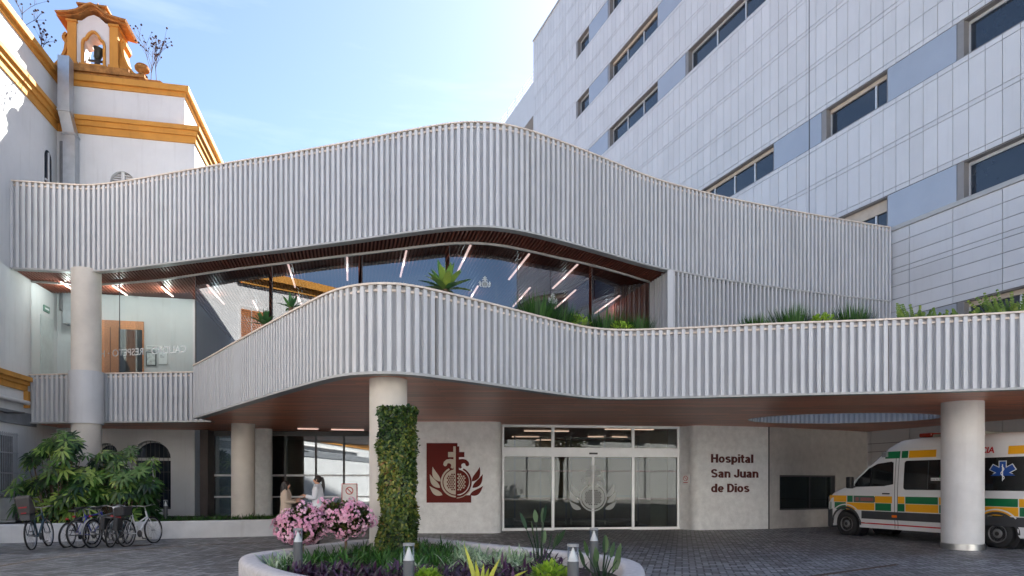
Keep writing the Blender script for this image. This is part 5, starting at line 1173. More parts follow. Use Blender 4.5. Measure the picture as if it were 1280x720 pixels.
# ------------------------------------------------------------------ planters
RIM = .5
PLN = cat_rom_closed([(-3.95,9.95),(-3.6,11.2),(-2.9,12.7),(-2.0,13.35),(-1.1,12.75),(.0,11.5),(1.0,10.55),(1.66,9.5),(1.62,8.3),(1.25,7.1),(.45,6.15),(-.7,6.2),(-1.9,7.05),(-3.1,8.3)], 10)
def offc(P, d):
    out = []
    for i in range(len(P)):
        t = P[(i+1) % len(P)]-P[i-1]; n = Vector((t.y, -t.x)).normalized(); out.append(P[i]+n*d)
    return out
cen = sum((p for p in PLN), Vector((0,0)))/len(PLN)
sgn_in = 1 if (offc(PLN, .1)[0]-cen).length < (PLN[0]-cen).length else -1
def planter_ring():
    t = thing('planter', (cen.x, cen.y, 0), 0, 'rounded pale stone planter wall enclosing the flower bed around the central column', 'planter')
    prof = [(.0, 0), (.0, RIM-.06), (.02, RIM-.02), (.06, RIM), (.22, RIM), (.26, RIM-.02), (.28, RIM-.06), (.28, .1)]
    loops = [[Vector((p.x-cen.x, p.y-cen.y, z)) for p in offc(PLN, sgn_in*d)] for d, z in prof]; n = len(PLN); b = MB(); vs = [p for l in loops for p in l]
    b.add(vs, [(i*n+k, i*n+(k+1) % n, (i+1)*n+(k+1) % n, (i+1)*n+k) for i in range(len(prof)-1) for k in range(n)]); o = b.build('wall', stone, t, smooth=True)
    bm = bmesh.new(); bm.from_mesh(o.data); bmesh.ops.recalc_face_normals(bm, faces=bm.faces); bm.to_mesh(o.data); bm.free()
    s = MB(); I = offc(PLN, sgn_in*.27); s.add([(p.x-cen.x, p.y-cen.y, .30) for p in I], [tuple(range(n))]); s.build('soil', soil, t)
planter_ring()
def left_planter():
    t = thing('planter', (-10, 19, 0), 0, 'long low white planter wall behind the bicycles under the round columns', 'planter')
    F_ = [Vector((-14.0,17.35)), Vector((-13.1,17.62)), Vector((-11.6,18.25)), Vector((-10.0,18.9)), Vector((-8.4,19.5)), Vector((-7.15,19.92))]
    F_ = smooth(resample(cat_rom(F_, 8), .3), 2); o = Vector((-10, 19, 0)); end = [F_[-1]+Vector(q) for q in ((.2,.12),(.3,.32),(.26,.55))]
    P = F_+end; b = MB(); I = [p+(Vector((-.25,.95)).normalized())*.3 for p in F_]+[F_[-1]+Vector((-.02,.5))]*3
    v = lambda p, z: v3(p, z)-o
    for A, B_, in ((P, I),):
        b.strip([v(p, 0) for p in A], [v(p, .45) for p in A]); b.strip([v(p, .45) for p in A], [v(p+(q-p)*.08, .48) for p, q in zip(A, B_)]); b.strip([v(p+(q-p)*.08, .48) for p, q in zip(A, B_)], [v(q, .48) for q in B_]); b.strip([v(q, .48) for q in B_], [v(q, .2) for q in B_])
    b.box(tuple(v(F_[-1]+Vector((-.02,.35)), 0)), tuple(v(F_[-1]+Vector((.24,5.2)), .47))); b.build('wall', mat('white_planter', srgb(206,206,206), .85, .08, 2, .3, 40, dirt=.2), t, smooth=True)
    s = MB(); s.add([v(p, .40) for p in I[:-3]]+[v(Vector((-7.0, 24.6)), .40), v(Vector((-15.2, 23.5)), .40), v(Vector((-14.6, 18)), .40)], [tuple(range(len(I)-3+3))]); s.build('soil', soil, t)
left_planter()

# ------------------------------------------------------------------ bollard lights
def bollard():
    t = thing('bollard', (0,0,0), 0, '', 'bollard', 'bollard lights'); b = MB(); b.lathe([(.06,0),(.06,.72)], 20); b.build('post', mat('bollard_grey', (.085,.092,.10), .45, .06), t, smooth=True)
    b = MB(); b.lathe([(.059,.722),(.05,.73),(.008,.86),(.0,.865)], 20); b.build('reflector_cone', mat('bollard_white', (.78,.78,.78), .4), t, smooth=True)
    b = MB(); b.lathe([(.058,.722),(.058,.875)], 20); b.build('lens', glassmat('bollard_lens', (.9,.93,.95), 1.45, .8), t, smooth=True)
    b = MB(); b.lathe([(.0,.875),(.061,.875),(.061,.90),(.0,.905)], 20); b.build('cap', mat('bollard_cap', (.25,.26,.27), .4), t, smooth=True); return t
def dup(root, loc, label):
    r = root.copy(); COL.objects.link(r); r.location = loc; r['label'] = label
    for ch in list(root.children):
        c = ch.copy(); COL.objects.link(c); c.parent = r
    return r
b0 = bollard()
def at_top(px, py, top): Y = F*(EYE-top)/(py-HOR); return ((px-640)/F*Y, Y)
spots = [((*at_top(372.5, 660.5, .95), .05), 'grey bollard light in the bed in front of the pink flowers'),
         ((*at_top(511, 679, .92), .02), 'grey bollard light at the bottom of the ivy column among purple plants'),
         ((*at_top(716.3, 680, .92), .02), 'grey bollard light in the bed beside the rounded right end of the planter'),
         ((*at_top(742.5, 660, .92), .02), 'grey bollard light behind the right-hand leafy clump near the far planter rim'),
         ((*at_top(518, 643.5, .92), .02), 'dark bollard light standing on the paving half hidden behind the ivy column'),
         (((207-640)/F*20.3, 20.3, .15), 'small bollard light on the white planter below the arched window')]
b0.location = spots[0][0]; b0['label'] = spots[0][1]
for l, s_ in spots[1:]: dup(b0, l, s_)

# ------------------------------------------------------------------ plants
lf_sch = leafmat('umbrella_leaf', [srgb(22,42,24), srgb(42,74,34), srgb(80,118,48), srgb(156,178,88)], .35, .25)
lf_ivy = leafmat('ivy_leaf', [srgb(24,40,22), srgb(48,76,34), srgb(84,106,44), srgb(138,142,58), srgb(140,98,60)], .4, .25)
lf_grass = leafmat('strap_leaf', [srgb(34,66,26), srgb(56,100,36), srgb(90,138,50)], .4, .3)
lf_var = leafmat('variegated_leaf', [srgb(84,118,78), srgb(146,174,130), srgb(212,222,190)], .45, .3)
lf_purple = leafmat('purple_leaf', [srgb(36,20,36), srgb(62,36,62), srgb(96,62,96)], .45, .2)
lf_lime = leafmat('lime_leaf', [srgb(96,136,40), srgb(140,176,54), srgb(184,206,88)], .45, .35)
lf_agave = leafmat('agave_leaf', [srgb(52,96,58), srgb(84,130,70), srgb(160,180,80)], .45, .15)
lf_aloe = leafmat('fern_leaf', [srgb(56,86,28), srgb(92,122,38), srgb(136,148,58)], .45, .3)
lf_bird = leafmat('paddle_leaf', [srgb(40,64,42), srgb(64,92,58), srgb(104,128,82)], .35, .3)
lf_pinkl = leafmat('shrub_leaf', [srgb(44,56,28), srgb(74,88,40), srgb(120,112,60)], .4, .25)
petal = leafmat('pink_petal', [srgb(222,150,180), srgb(240,182,206), srgb(250,216,228)], .6, .3)
bark = mat('bark', srgb(96,80,64), .9, .3, 12, .6, 30)
dry = mat('dry_stem', srgb(60,44,48), .9, .3, 8)
UPV = Vector((0,0,1))
def rdir(lo=-.2, hi=1.0):
    a = rnd.uniform(0, 2*math.pi); z = rnd.uniform(lo, hi); r = math.sqrt(max(0, 1-z*z)); return Vector((r*math.cos(a), r*math.sin(a), z))

def schefflera(px, Y, h, rad, nb, label):
    x = (px-640)/F*Y; T = thing('umbrella_plant', (x, Y, .38), 0, label, 'shrub', 'umbrella plants behind the bicycles'); st = MB(); lf = MB(); tips = []
    for i in range(nb):
        a = rnd.uniform(0, 2*math.pi); rr = rad*math.sqrt(rnd.random()); zz = h*rnd.uniform(.06, 1.0)*(1-.35*(rr/rad)**2); tip = Vector((rr*math.cos(a)*1.0, rr*math.sin(a)*.7, zz)); tips.append(tip)
        b_ = Vector((tip.x*.25, tip.y*.25, 0)); st.tube([b_, b_.lerp(tip, .5)+Vector((tip.x*.12, tip.y*.1, .1)), tip-Vector((0,0,.02))], [.022, .016, .008], 5)
        for w in range(rnd.randint(3, 5)):
            c = tip+Vector((rnd.uniform(-.18,.18), rnd.uniform(-.16,.16), rnd.uniform(-.16,.10)))
            nl = rnd.randint(8, 10); a0 = rnd.uniform(0, 6); pitch = rnd.uniform(-.35, .25); QR = Vector((0,0,1)).rotation_difference(Vector((tip.x*.45+rnd.uniform(-.3,.3), tip.y*.3-.75+rnd.uniform(-.25,.25), .8)).normalized()).to_matrix(); L = rnd.uniform(.20, .31); tone = min(1, max(0, rnd.gauss(.42, .27)))
            for k in range(nl):
                a2 = a0+2*math.pi*k/nl; d = Vector((math.cos(a2), math.sin(a2), pitch)); d = QR @ d
                lf.cv = min(1, max(0, tone+rnd.gauss(0, .1))); lf.blade(c+d*.05, d, QR @ UPV, L*rnd.uniform(.85,1.1), L*.29, rnd.uniform(.15, .5), 4)
    st.build('stems', bark, T); lf.build('foliage', lf_sch, T)
schefflera(72, 19.0, 2.75, .95, 64, 'leafy umbrella plant in the corner behind the child-seat bicycle')
schefflera(152, 19.6, 2.35, 1.0, 62, 'leafy umbrella plant in front of the arched window behind the rightmost bicycles')

def strap_clump(T, lf, c, n, L, w, spread=1.0, droop=.55, tone=.5):
    for i in range(n):
        a = rnd.uniform(0, 2*math.pi); e = rnd.uniform(.25, 1.2); d = Vector((math.cos(a)*spread*e, math.sin(a)*spread*e, 1)); lf.cv = min(1, max(0, rnd.gauss(tone, .25))); lf.blade(Vector(c)+Vector((rnd.uniform(-.05,.05), rnd.uniform(-.05,.05), 0)), d, UPV, L*rnd.uniform(.6,1.15), w, droop*rnd.uniform(.5,1.4), 4)
def inside(p, d=.32):
    P = PLN; c = False; j = len(P)-1
    for i in range(len(P)):
        if (P[i].y > p[1]) != (P[j].y > p[1]) and p[0] < (P[j].x-P[i].x)*(p[1]-P[i].y)/(P[j].y-P[i].y)+P[i].x: c = not c
        j = i
    return c and min((Vector(p)-q).length for q in P) > d
# green strap-leaved ground cover, pale variegated and purple, each one mass nobody could count
gc, gv, gp = MB(), MB(), MB()
for i in range(1500):
    x, y = rnd.uniform(-3.9, 1.7), rnd.uniform(6.2, 13.4)
    if not inside((x, y)): continue
    px = 640+F*x/y; nz = noise.noise((x*.9, y*.9, 3.0))*.5
    purple_edge = 9.55+nz+(-.25*x)
    if x < -.9+nz and y > 9.3+nz and x > -3.3: strap_clump(None, gc, (x, y, .30), 7, .42, .018, .9, .5, .5)
    elif y > 9.2+nz*.6 and x < .35: strap_clump(None, gv, (x, y, .32), 8, .46, .022, 1.0, .6, .62)
    elif x < -2.9: strap_clump(None, gc, (x, y, .28), 4, .22, .016, 1.1, .6, .3)
    elif x < .75+nz*.5:
        for q in range(7):
            d = rdir(.05, 1); gp.cv = min(1, max(0, rnd.gauss(.45, .28))); gp.blade((x+rnd.uniform(-.1,.1), y+rnd.uniform(-.1,.1), .30+rnd.uniform(0,.16)), d, UPV, rnd.uniform(.12,.24), .035, .25, 3)
tag(gc.build('green_ground_cover', lf_grass), 'low green strap-leaved ground cover below the pink flowers', 'ground cover', kind='stuff')
tag(gv.build('variegated_ground_cover', lf_var), 'pale striped strap-leaved ground cover in the middle of the flower bed', 'ground cover', kind='stuff')
tag(gp.build('purple_ground_cover', lf_purple), 'dark purple ground cover spreading along the front of the flower bed', 'ground cover', kind='stuff')
gl = MB()
for i in range(420):
    t_ = rnd.random(); x = -11.3+(4.3)*t_; y = 19.0+1.4*t_+rnd.uniform(.1, 1.2)
    strap_clump(None, gl, (x, y, .40), 7, .38, .02, 1.0, .6, .35)
tag(gl.build('green_ground_cover', lf_grass), 'dark green strap-leaved planting along the white planter beneath the lobby glazing', 'ground cover', kind='stuff')

# ivy-clad pillar
def ivy():
    Y = 11.75; x = (497-640)/F*Y; z1 = zat(511, Y); T = thing('ivy_column', (x, Y, .3), 0, 'tall square column of dense ivy in front of the central concrete column', 'climbing plant'); H = z1-.3
    b = MB(); b.box((-.2,-.2,0), (.2,.2,H-.15)); b.build('trellis', mat('trellis_dark', (.02,.025,.015), .9), T); lf = MB()
    for i in range(12000):
        z = rnd.random()*H; s = rnd.randint(0, 3); t_ = rnd.uniform(-1, 1); rr = .235+.12*noise.noise((s*3.1+t_, z*1.9, 0))+rnd.uniform(-.03, .03); a = s*math.pi/2; n_ = Vector((math.cos(a), math.sin(a), 0)); tv = Vector((-n_.y, n_.x, 0))
        p = n_*rr+tv*t_*(.255+.08*noise.noise((z*2.2, s, 5)))+Vector((0,0,z)); 
        if rnd.random() < .06: p += n_*rnd.uniform(.01,.045)
        d = (n_*rnd.uniform(.2,.9)+tv*rnd.uniform(-1,1)+Vector((0,0,rnd.uniform(-1.0,.6)))); k = noise.noise((p.x*2.2, p.y*2.2, z*1.4)); ten = (1-z/H)
        lf.cv = min(1, max(0, .36+.30*k+.22*ten+rnd.gauss(0, .18))); lf.blade(p, d, n_, rnd.uniform(.04,.068), rnd.uniform(.028,.044), .15, 3)
    for i in range(500):
        p = Vector((rnd.uniform(-.3,.3), rnd.uniform(-.3,.3), H-rnd.uniform(0,.08))); lf.cv = min(1, max(0, rnd.gauss(.4,.2))); lf.blade(p, rdir(.1,1), UPV, .08, .05, .1, 3)
    lf.build('foliage', lf_ivy, T)
ivy()

# pink flowering standards
def pink(px, Y, z0, z1, rx, label):
    x = (px-640)/F*Y; T = thing('flowering_shrub', (x, Y, .3), 0, label, 'shrub', 'pink flowering shrubs'); st = MB(); lf = MB(); fl = MB(); cz = (z0+z1)/2-.3; rz = (z1-z0)/2
    st.tube([(0,0,0), (.02,0,.25), (0,.02,cz)], [.025,.022,.018], 7)
    for i in range(60):
        d = rdir(-.8, 1); tip = Vector((d.x*rx*.85, d.y*rx*.7, cz+d.z*rz*.85)); st.tube([(0,.02,cz-rz*.5), tip*.5+Vector((0,0,cz*.45)), tip], [.012,.008,.003], 4)
    n = 0
    while n < 230:
        d = rdir(-1, 1); r_ = rnd.uniform(.72, 1.04)*(1+.45*noise.noise(d*2.1+Vector((px, 0, 0)))); c = Vector((d.x*rx*r_, d.y*rx*.75*r_, cz+d.z*rz*r_)); n += 1
        if rnd.random() < .62:
            tone = rnd.gauss(.5, .2); R0 = rnd.uniform(.055, .085)
            for f in range(9):
                e = (d+rdir(-1, 1)*.95).normalized(); q = c+e*R0; t1 = e.orthogonal().normalized(); t2 = e.cross(t1); a0 = rnd.uniform(0, 6); s_ = rnd.uniform(.020, .029)
                for k in range(5):
                    a = a0+2*math.pi*k/5; o = t1*math.cos(a)+t2*math.sin(a); sd_ = t1*-math.sin(a)+t2*math.cos(a); fl.cv = min(1, max(0, tone+rnd.gauss(0,.15)))
                    fl.add([q, q+o*s_*.6+sd_*s_*.42+e*.004, q+o*s_*1.15+e*.008, q+o*s_*.6-sd_*s_*.42+e*.004], [(0,1,2,3)])
        for f in range(9):
            e = (d*.6+rdir(-.6, 1)).normalized(); lf.cv = rnd.random(); lf.blade(c-d*.05, e, UPV, rnd.uniform(.07,.12), .035, .12, 3)
    for i in range(1500):
        d = rdir(-.9, 1); r_ = rnd.uniform(.3,1.0); lf.cv = rnd.random()*.6; lf.blade(Vector((d.x*rx*r_, d.y*rx*.7*r_, cz+d.z*rz*r_)), rdir(-.3,1), UPV, rnd.uniform(.08,.13), .04, .1, 3)
    st.build('stems', bark, T); lf.build('foliage', lf_pinkl, T); fl.build('blossom', petal, T)
pink(377, 10.9, .60, 1.17, .38, 'pink flowering shrub nearest the rounded left end of the planter, in front of the women')
pink(431, 11.2, .70, 1.24, .43, 'pink flowering shrub between the other pink shrub and the central column')

def paddle(px, Y, z, hs, label, n=9, Ls=.34, group=None, spread=.28):
    x = (px-640)/F*Y; T = thing('paddle_leaf_plant', (x, Y, z), 0, label, 'plant', group); st = MB(); lf = MB()
    for i in range(n):
        a = rnd.uniform(0, 2*math.pi); h = hs*rnd.uniform(.45, 1.0) if i > 1 else hs; s_ = spread*(rnd.uniform(.3,1.2) if i > 1 else .25); tip = Vector((math.cos(a)*s_, math.sin(a)*s_*.6, h)); st.tube([(math.cos(a)*.04, math.sin(a)*.04, 0), tip*.5+Vector((0,0,.06)), tip], [.012,.009,.006], 5); d = Vector((tip.x*1.3, tip.y*1.3, rnd.uniform(.5,1.3))); lf.cv = rnd.random(); lf.blade(tip, d, rdir(.1,.8), Ls*rnd.uniform(.8,1.15), Ls*.27, .16, 5)
    st.build('stems', lf_bird, T); lf.build('foliage', lf_bird, T)
paddle(675, 9.3, .3, .72, 'tall paddle-leaved plant rising before the far rim in the middle of the bed', 10, .27)
paddle(752, 8.1, .25, .48, 'paddle-leaved plant at the right end of the bed behind the bollard', 12, .25, spread=.22)
def yellow_blades(px, Y, label):
    x = (px-640)/F*Y; T = thing('sword_leaf_plant', (x, Y, .3), 0, label, 'plant'); lf = MB()
    for d, L in (((-.25,.05,1), .72), ((.3,.0,.8), .55), ((.06,.1,1), .45), ((-.1,-.1,1), .5), ((.9,.1,.75), .62), ((.2,-.15,1), .42)): lf.cv = rnd.uniform(.3, 1); lf.blade((d[0]*.05, 0, 0), d, (.3*d[0],-1,.15), L, .052, .16, 5)
    lf.build('foliage', leafmat('gold_edged_leaf', [srgb(120,140,50), srgb(170,180,64), srgb(206,206,90)], .4, .25), T)
yellow_blades(601, 7.45, 'yellow-edged sword-leaved plant at the front of the flower bed')
def lime(px, Y, z, r, label, n=260, L=.09, group='lime green cushions'):
    x = (px-640)/F*Y; T = thing('lime_shrub', (x, Y, z), 0, label, 'shrub', group); lf = MB()
    for i in range(n):
        d = rdir(-.1, 1); q = rnd.uniform(.55,1); lf.cv = min(1, max(0, rnd.gauss(.5,.25))); lf.blade(Vector((d.x*r*q, d.y*r*q, d.z*r*.75*q)), d+rdir()*.6, UPV, L*rnd.uniform(.7,1.2), L*.5, .1, 3)
    lf.build('foliage', lf_lime, T); s = MB(); s.tube([(0,0,-.22),(0,0,r*.5)], .02, 5); s.build('stem', bark, T)
lime(688, 7.5, .50, .21, 'lime green rosette cushion at the front of the bed left of the right-hand bollard')
lime(535, 7.35, .49, .14, 'small lime green cushion at the front of the bed beside the ivy-side bollard')

# plants in the terrace trough, behind the parapet
def trough(px, dback=.55):
    i = min(range(len(LOW)), key=lambda i: abs(LOW[i].x/LOW[i].y-(px-640)/F)); n = normals2(LOW)[i]; p = LOW[i]-n*dback; k = (px-640)/F; return Vector((k*p.y, p.y))
def agave(px, size, label, nl=26, tilt=0, z=4.78, lift=.2, tone=.4):
    p = trough(px, .6); T = thing('agave', (p.x, p.y, z), 0, label, 'agave', 'agaves on the terrace'); lf = MB(); st = MB(); st.tube([(0,0,0),(0,0,lift+.02)], .05, 7)
    for i in range(nl):
        a = i*2.399; e = .15+1.25*(i/nl); d = Vector((math.cos(a)*math.sin(e), math.sin(a)*math.sin(e), math.cos(e))); lf.cv = min(1, max(0, rnd.gauss(tone,.22))); lf.blade((d.x*.02,d.y*.02,lift), d, UPV if e > .3 else Vector((1,0,0)), size*rnd.uniform(.85,1.1), size*.24, .12+.2*(i/nl), 5)
    st.build('stem', bark, T); lf.build('foliage', lf_agave, T)
agave(557, .60, 'broad pale agave above the crest of the parapet', 34, lift=.40, tone=.5)
agave(331, .42, 'spiky green agave on the terrace left of the parapet crest, the lower of two', 28, lift=.34, tone=.15)
agave(364, .36, 'spiky green agave on the terrace peeping over the parapet left of its crest', 16, lift=.4, tone=.25)
def tuft(px, h, r, label, z=4.78):
    h *= 1.5; r *= 1.15; p = trough(px, .68); T = thing('grass_tuft', (p.x, p.y, z), 0, label, 'plant', 'dark grassy tufts on the terrace'); lf = MB()
    for i in range(620):
        a = rnd.uniform(0, 2*math.pi); q = r*math.sqrt(rnd.random())*.8; e = rnd.uniform(.1, .8); lf.cv = min(1, max(0, rnd.gauss(.35,.25))); lf.blade((math.cos(a)*q, math.sin(a)*q*.6, 0), (math.cos(a)*e*.8, math.sin(a)*e*.45, 1), UPV, h*rnd.uniform(.6,1.08), .016, .18*rnd.random(), 3)
    lf.build('foliage', lf_grass, T)
tuft(672, .60, .34, 'dark grassy tuft on the terrace, nearest the middle of the curved glazing'); tuft(700, .50, .3, 'dark grassy tuft between another tuft and a lime shrub on the terrace'); tuft(757, .60, .34, 'dark grassy tuft between two lime shrubs on the terrace'); tuft(797, .52, .3, 'dark grassy tuft below the timber wall at the end of the glazing')
for px, lab in ((948, 'low dark grassy tuft, first on the straight terrace parapet right of the glazing'), (992, 'tall dark grassy tuft before the screen of ribs, left of a lime shrub'), (1066, 'tall dark grassy tuft before the screen of ribs, right of a lime shrub')): tuft(px, .54 if px > 950 else .42, .36, lab)
def tlime(px, r, label): p = trough(px, .42); r *= 1.25; lime(px, p.y, 5.03, r, label, 300, .08, 'lime shrubs on the terrace')
tlime(719, .27, 'lime green shrub on the terrace below the middle lamp tubes'); tlime(776, .26, 'lime green shrub on the terrace between the last two tufts of the glazing'); tlime(1028, .24, 'lime green shrub between two tufts in front of the ribbed screen')
def sword_fern(px, h, n, label, lean=0):
    h *= 1.02; n = int(n*1.6); p = trough(px, .45); T = thing('sword_fern', (p.x, p.y, 4.78), 0, label, 'plant', 'sword ferns on the terrace'); lf = MB()
    for i in range(n):
        a = rnd.uniform(0, 6.28); e = rnd.uniform(.1,.9); q = rnd.uniform(0,.3); d = Vector((math.cos(a)*e+lean, math.sin(a)*e*.6, 1)); b_ = Vector((math.cos(a)*q*1.3, math.sin(a)*q*.5, 0)); L = h*rnd.uniform(.5,1.1); t_ = rnd.gauss(.5,.2)
        dn = d.normalized(); sd_ = dn.cross(Vector((0,1,0))).normalized()
        for k in range(12):
            c = b_+dn*(L*(.2+.8*k/12)); w = .095*(1-.6*k/12)
            for sg in (-1,1): lf.cv = min(1, max(0, t_+rnd.gauss(0,.12))); lf.blade(c, sd_*sg+dn*.9+Vector((0,rnd.uniform(-.5,.5),0)), Vector((0,-1,.3)), w, .05, .1, 2)
    lf.build('foliage', lf_aloe, T)
sword_fern(1148, .60, 16, 'upright sword fern on the terrace just right of the ribbed screen'); sword_fern(1180, .48, 12, 'small sword fern on the terrace left of the lowest tower window'); sword_fern(1214, .46, 14, 'sword fern on the terrace below the lowest tower window', .1); sword_fern(1266, .85, 20, 'tallest sword fern at the right end of the terrace', -.1)

# dry weeds on the old roofs
def weed(p, h, label):
    T = thing('dry_weed', p, 0, label, 'plant', 'dry weeds on the old roof'); st = MB(); hd_ = st
    def br(a, d, L, r_, k):
        e = a+d*L; st.tube([a, a.lerp(e, .5)+Vector((rnd.uniform(-.03,.03),0,.02)), e], [r_, r_*.8, r_*.6], 4)
        if k == 0: s_ = rnd.uniform(.5, .95); hd_.lathe([(0,-.05*s_),(.04*s_,-.02*s_),(.045*s_,.02*s_),(0,.04*s_)], 5, e, Matrix.Rotation(rnd.random()*3, 4, 'X')); return
        for i in range(rnd.randint(4, 6)): br(a.lerp(e, rnd.uniform(.45,1)), (d+rdir(-.3,1)*.8).normalized(), L*rnd.uniform(.4,.6), r_*.6, k-1)
    br(Vector((0,0,0)), Vector((rnd.uniform(-.1,.1),0,1)), h*.62, .014, 2); st.build('stems', dry, T)
weed(OM @ Vector((3.1, .3, 15.6)), 2.0, 'tall dry weed right of the bell gable beside the stone urn'); weed(OM @ Vector((2.75, .7, 15.6)), 2.7, 'taller dry weed growing behind the stone urn on the gable base')
weed(OM @ Vector((-.3, -.5, 15.5)), 1.9, 'dry weed between the wing cornice and the bell gable'); weed(OM @ Vector((-.4, -1.5, 15.5)), 2.3, 'dry weed on the wing roof, nearer the left edge of the view')
# ------------------------------------------------------------------ people
def skin_mesh(name, V, E, Rr, m, parent, sub=2, root=0):
    me = bpy.data.meshes.new(name); me.from_pydata([tuple(v) for v in V], E, []); o = bpy.data.objects.new(name, me); COL.objects.link(o); o.parent = parent
    o.modifiers.new('skin', 'SKIN'); sv = me.skin_vertices[0].data
    for i, r_ in enumerate(Rr): sv[i].radius = (r_, r_) if not isinstance(r_, tuple) else r_; sv[i].use_root = (i == root)
    s = o.modifiers.new('sub', 'SUBSURF'); s.levels = sub; s.render_levels = sub; me.materials.append(m)
    bpy.context.view_layer.update(); dg = bpy.context.evaluated_depsgraph_get(); m2 = bpy.data.meshes.new_from_object(o.evaluated_get(dg)); o.modifiers.clear(); o.data = m2; m2.name = name
    m2.polygons.foreach_set('use_smooth', [True]*len(m2.polygons)); return o
def loft(b, rings, n=20):                          # rings: (z, cx, cy, rx, ry)
    vs = [(cx+rx*math.cos(2*math.pi*k/n), cy+ry*math.sin(2*math.pi*k/n), z) for z, cx, cy, rx, ry in rings for k in range(n)]; m = len(rings)
    b.add(vs, [(i*n+k, i*n+(k+1) % n, (i+1)*n+(k+1) % n, (i+1)*n+k) for i in range(m-1) for k in range(n)]+[tuple(range(n-1,-1,-1)), tuple((m-1)*n+k for k in range(n))])
def woman(loc, facing, H, coat, trousers, label, hair_style, hem=.36, arms='talk'):
    # local x = the way she faces
    T = thing('person', loc, facing, label, 'person'); s = H/1.68; skin = mat('skin', srgb(206,156,128), .55, .05, 10); hair = mat('dark_hair', (.018,.012,.010), .45, .3, 30, stretch=(6,6,1))
    V = [(0,0,.93),(0,0,1.12),(.0,0,1.30),(-.005,0,1.40),(.01,0,1.47),(.025,0,1.53),(.03,0,1.585)]; E = [(0,1),(1,2),(2,3),(3,4),(4,5),(5,6)]; Rr = [(.13,.10),(.115,.085),(.135,.09),(.07,.06),(.046,.046),(.07,.078),(.072,.085)]
    def chain(start, pts, rs):
        prev = start
        for p, r_ in zip(pts, rs): V.append(p); Rr.append(r_); E.append((prev, len(V)-1)); prev = len(V)-1
        return prev
    for sg in (-1, 1):
        chain(0, [(0, sg*.09, .86), (.01 if sg > 0 else .04, sg*.095, .50), (-.02 if sg > 0 else .0, sg*.095, .10)], [.085, .055, .04]); pv = len(V)-1
        chain(pv, [(.03 if sg > 0 else .05, sg*.10, .045), (.13 if sg > 0 else .15, sg*.105, .03)], [.042, .03])
    hands = []
    for sg in (-1, 1):
        sh = chain(2, [(0, sg*.15, 1.375)], [.06]); el = (.04, sg*.22, 1.12); wr = (.25, sg*(.15 if sg > 0 else .12), 1.17 if sg > 0 else 1.12); chain(sh, [(.01, sg*.19, 1.30), el, wr, (.31, sg*.12, 1.185 if sg > 0 else 1.13)], [.05, .04, .027, .03]); w = len(V)-1
        hands.append(w); base = Vector(V[w])
        for k in range(4):
            a = base+Vector((.035, (k-1.5)*.017, .004)); L = (.055,.065,.06,.048)[k]; i0 = chain(w, [tuple(a), tuple(a+Vector((L*.6, 0, -.006))), tuple(a+Vector((L, 0, -.022)))], [.0095,.0085,.007])
        chain(w, [tuple(base+Vector((.005, -sg*.03, .018))), tuple(base+Vector((.04, -sg*.042, .03)))], [.011,.009])
    V = [Vector(v)*s for v in V]; Rr = [tuple(q*s for q in r_) if isinstance(r_, tuple) else r_*s for r_ in Rr]
    # face: nose and chin as small side chains of the head
    nz = len(V); V += [Vector((.105,0,1.555))*s, Vector((.085,0,1.50))*s]; Rr += [.014*s, .03*s]; E += [(5, nz), (5, nz+1)]
    body = skin_mesh('body', V, E, Rr, skin, T, 2)
    for sg in (-1, 1):
        e = MB(); e.lathe([(0,-.010),(.009,-.005),(.009,.005),(0,.010)], 8, Vector((.098, sg*.032, 1.575))*s); e.build('eye', mat('eye_dark', (.02,.015,.012), .2), body)
        e = MB(); e.lathe([(0,-.03),(.012,-.02),(.016,.01),(0,.03)], 8, Vector((.02, sg*.082, 1.555))*s); e.build('ear', skin, body)
    e = MB(); e.box(tuple(Vector((.095,-.022,1.522))*s), tuple(Vector((.107,.022,1.532))*s)); e.build('mouth', mat('lips', srgb(160,80,76), .5), body)
    # coat: body and sleeves grown in one piece
    c = MB(); loft(c, [(z*s, cx*s, 0, rx*s, ry*s) for z, cx, rx, ry in ((hem,.0,.19,.25),(.6,0,.175,.235),(.85,0,.155,.215),(1.05,0,.135,.18),(1.22,0,.14,.19),(1.34,-.005,.125,.185),(1.41,-.005,.09,.13),(1.46,.0,.065,.07))], 24)
    co = c.build('coat', coat, T, smooth='all')
    for sg in (-1, 1):
        q = MB(); q.tube([Vector(p)*s for p in ((0,sg*.13,1.385),(.01,sg*.185,1.31),(.035,sg*.225,1.12),(.10,sg*.20,1.115 if sg < 0 else 1.125),(.245,sg*(.152 if sg > 0 else .122),1.165 if sg > 0 else 1.118))], [r_*s for r_ in (.072,.068,.058,.055,.044)], 12); q.build('sleeve', coat, co, smooth='all')
    q = MB(); q.bar(Vector((.06,-.06,1.45))*s, Vector((.125,-.01,1.28))*s, .05*s, .012); q.bar(Vector((.06,.06,1.45))*s, Vector((.125,.01,1.28))*s, .05*s, .012); q.build('lapel', coat, co)
    tr = MB()
    for sg in (-1, 1): tr.tube([Vector(p)*s for p in ((0,sg*.09,.86),(.01 if sg > 0 else .04,sg*.095,.5),(-.015 if sg > 0 else .0,sg*.096,.1))], [.10*s,.075*s,.06*s], 12)
    tr.build('trousers', trousers, T, smooth='all')
    sh = MB()
    for sg in (-1, 1): x0 = -.05 if sg > 0 else -.03; sh.box(tuple(Vector((x0, sg*.1-.045, 0))*s), tuple(Vector((x0+.24, sg*.1+.045, .075))*s))
    bevel(sh.build('shoes', mat('shoe_dark', (.03,.028,.028), .5), T), .03*s, 3)
    h = MB()
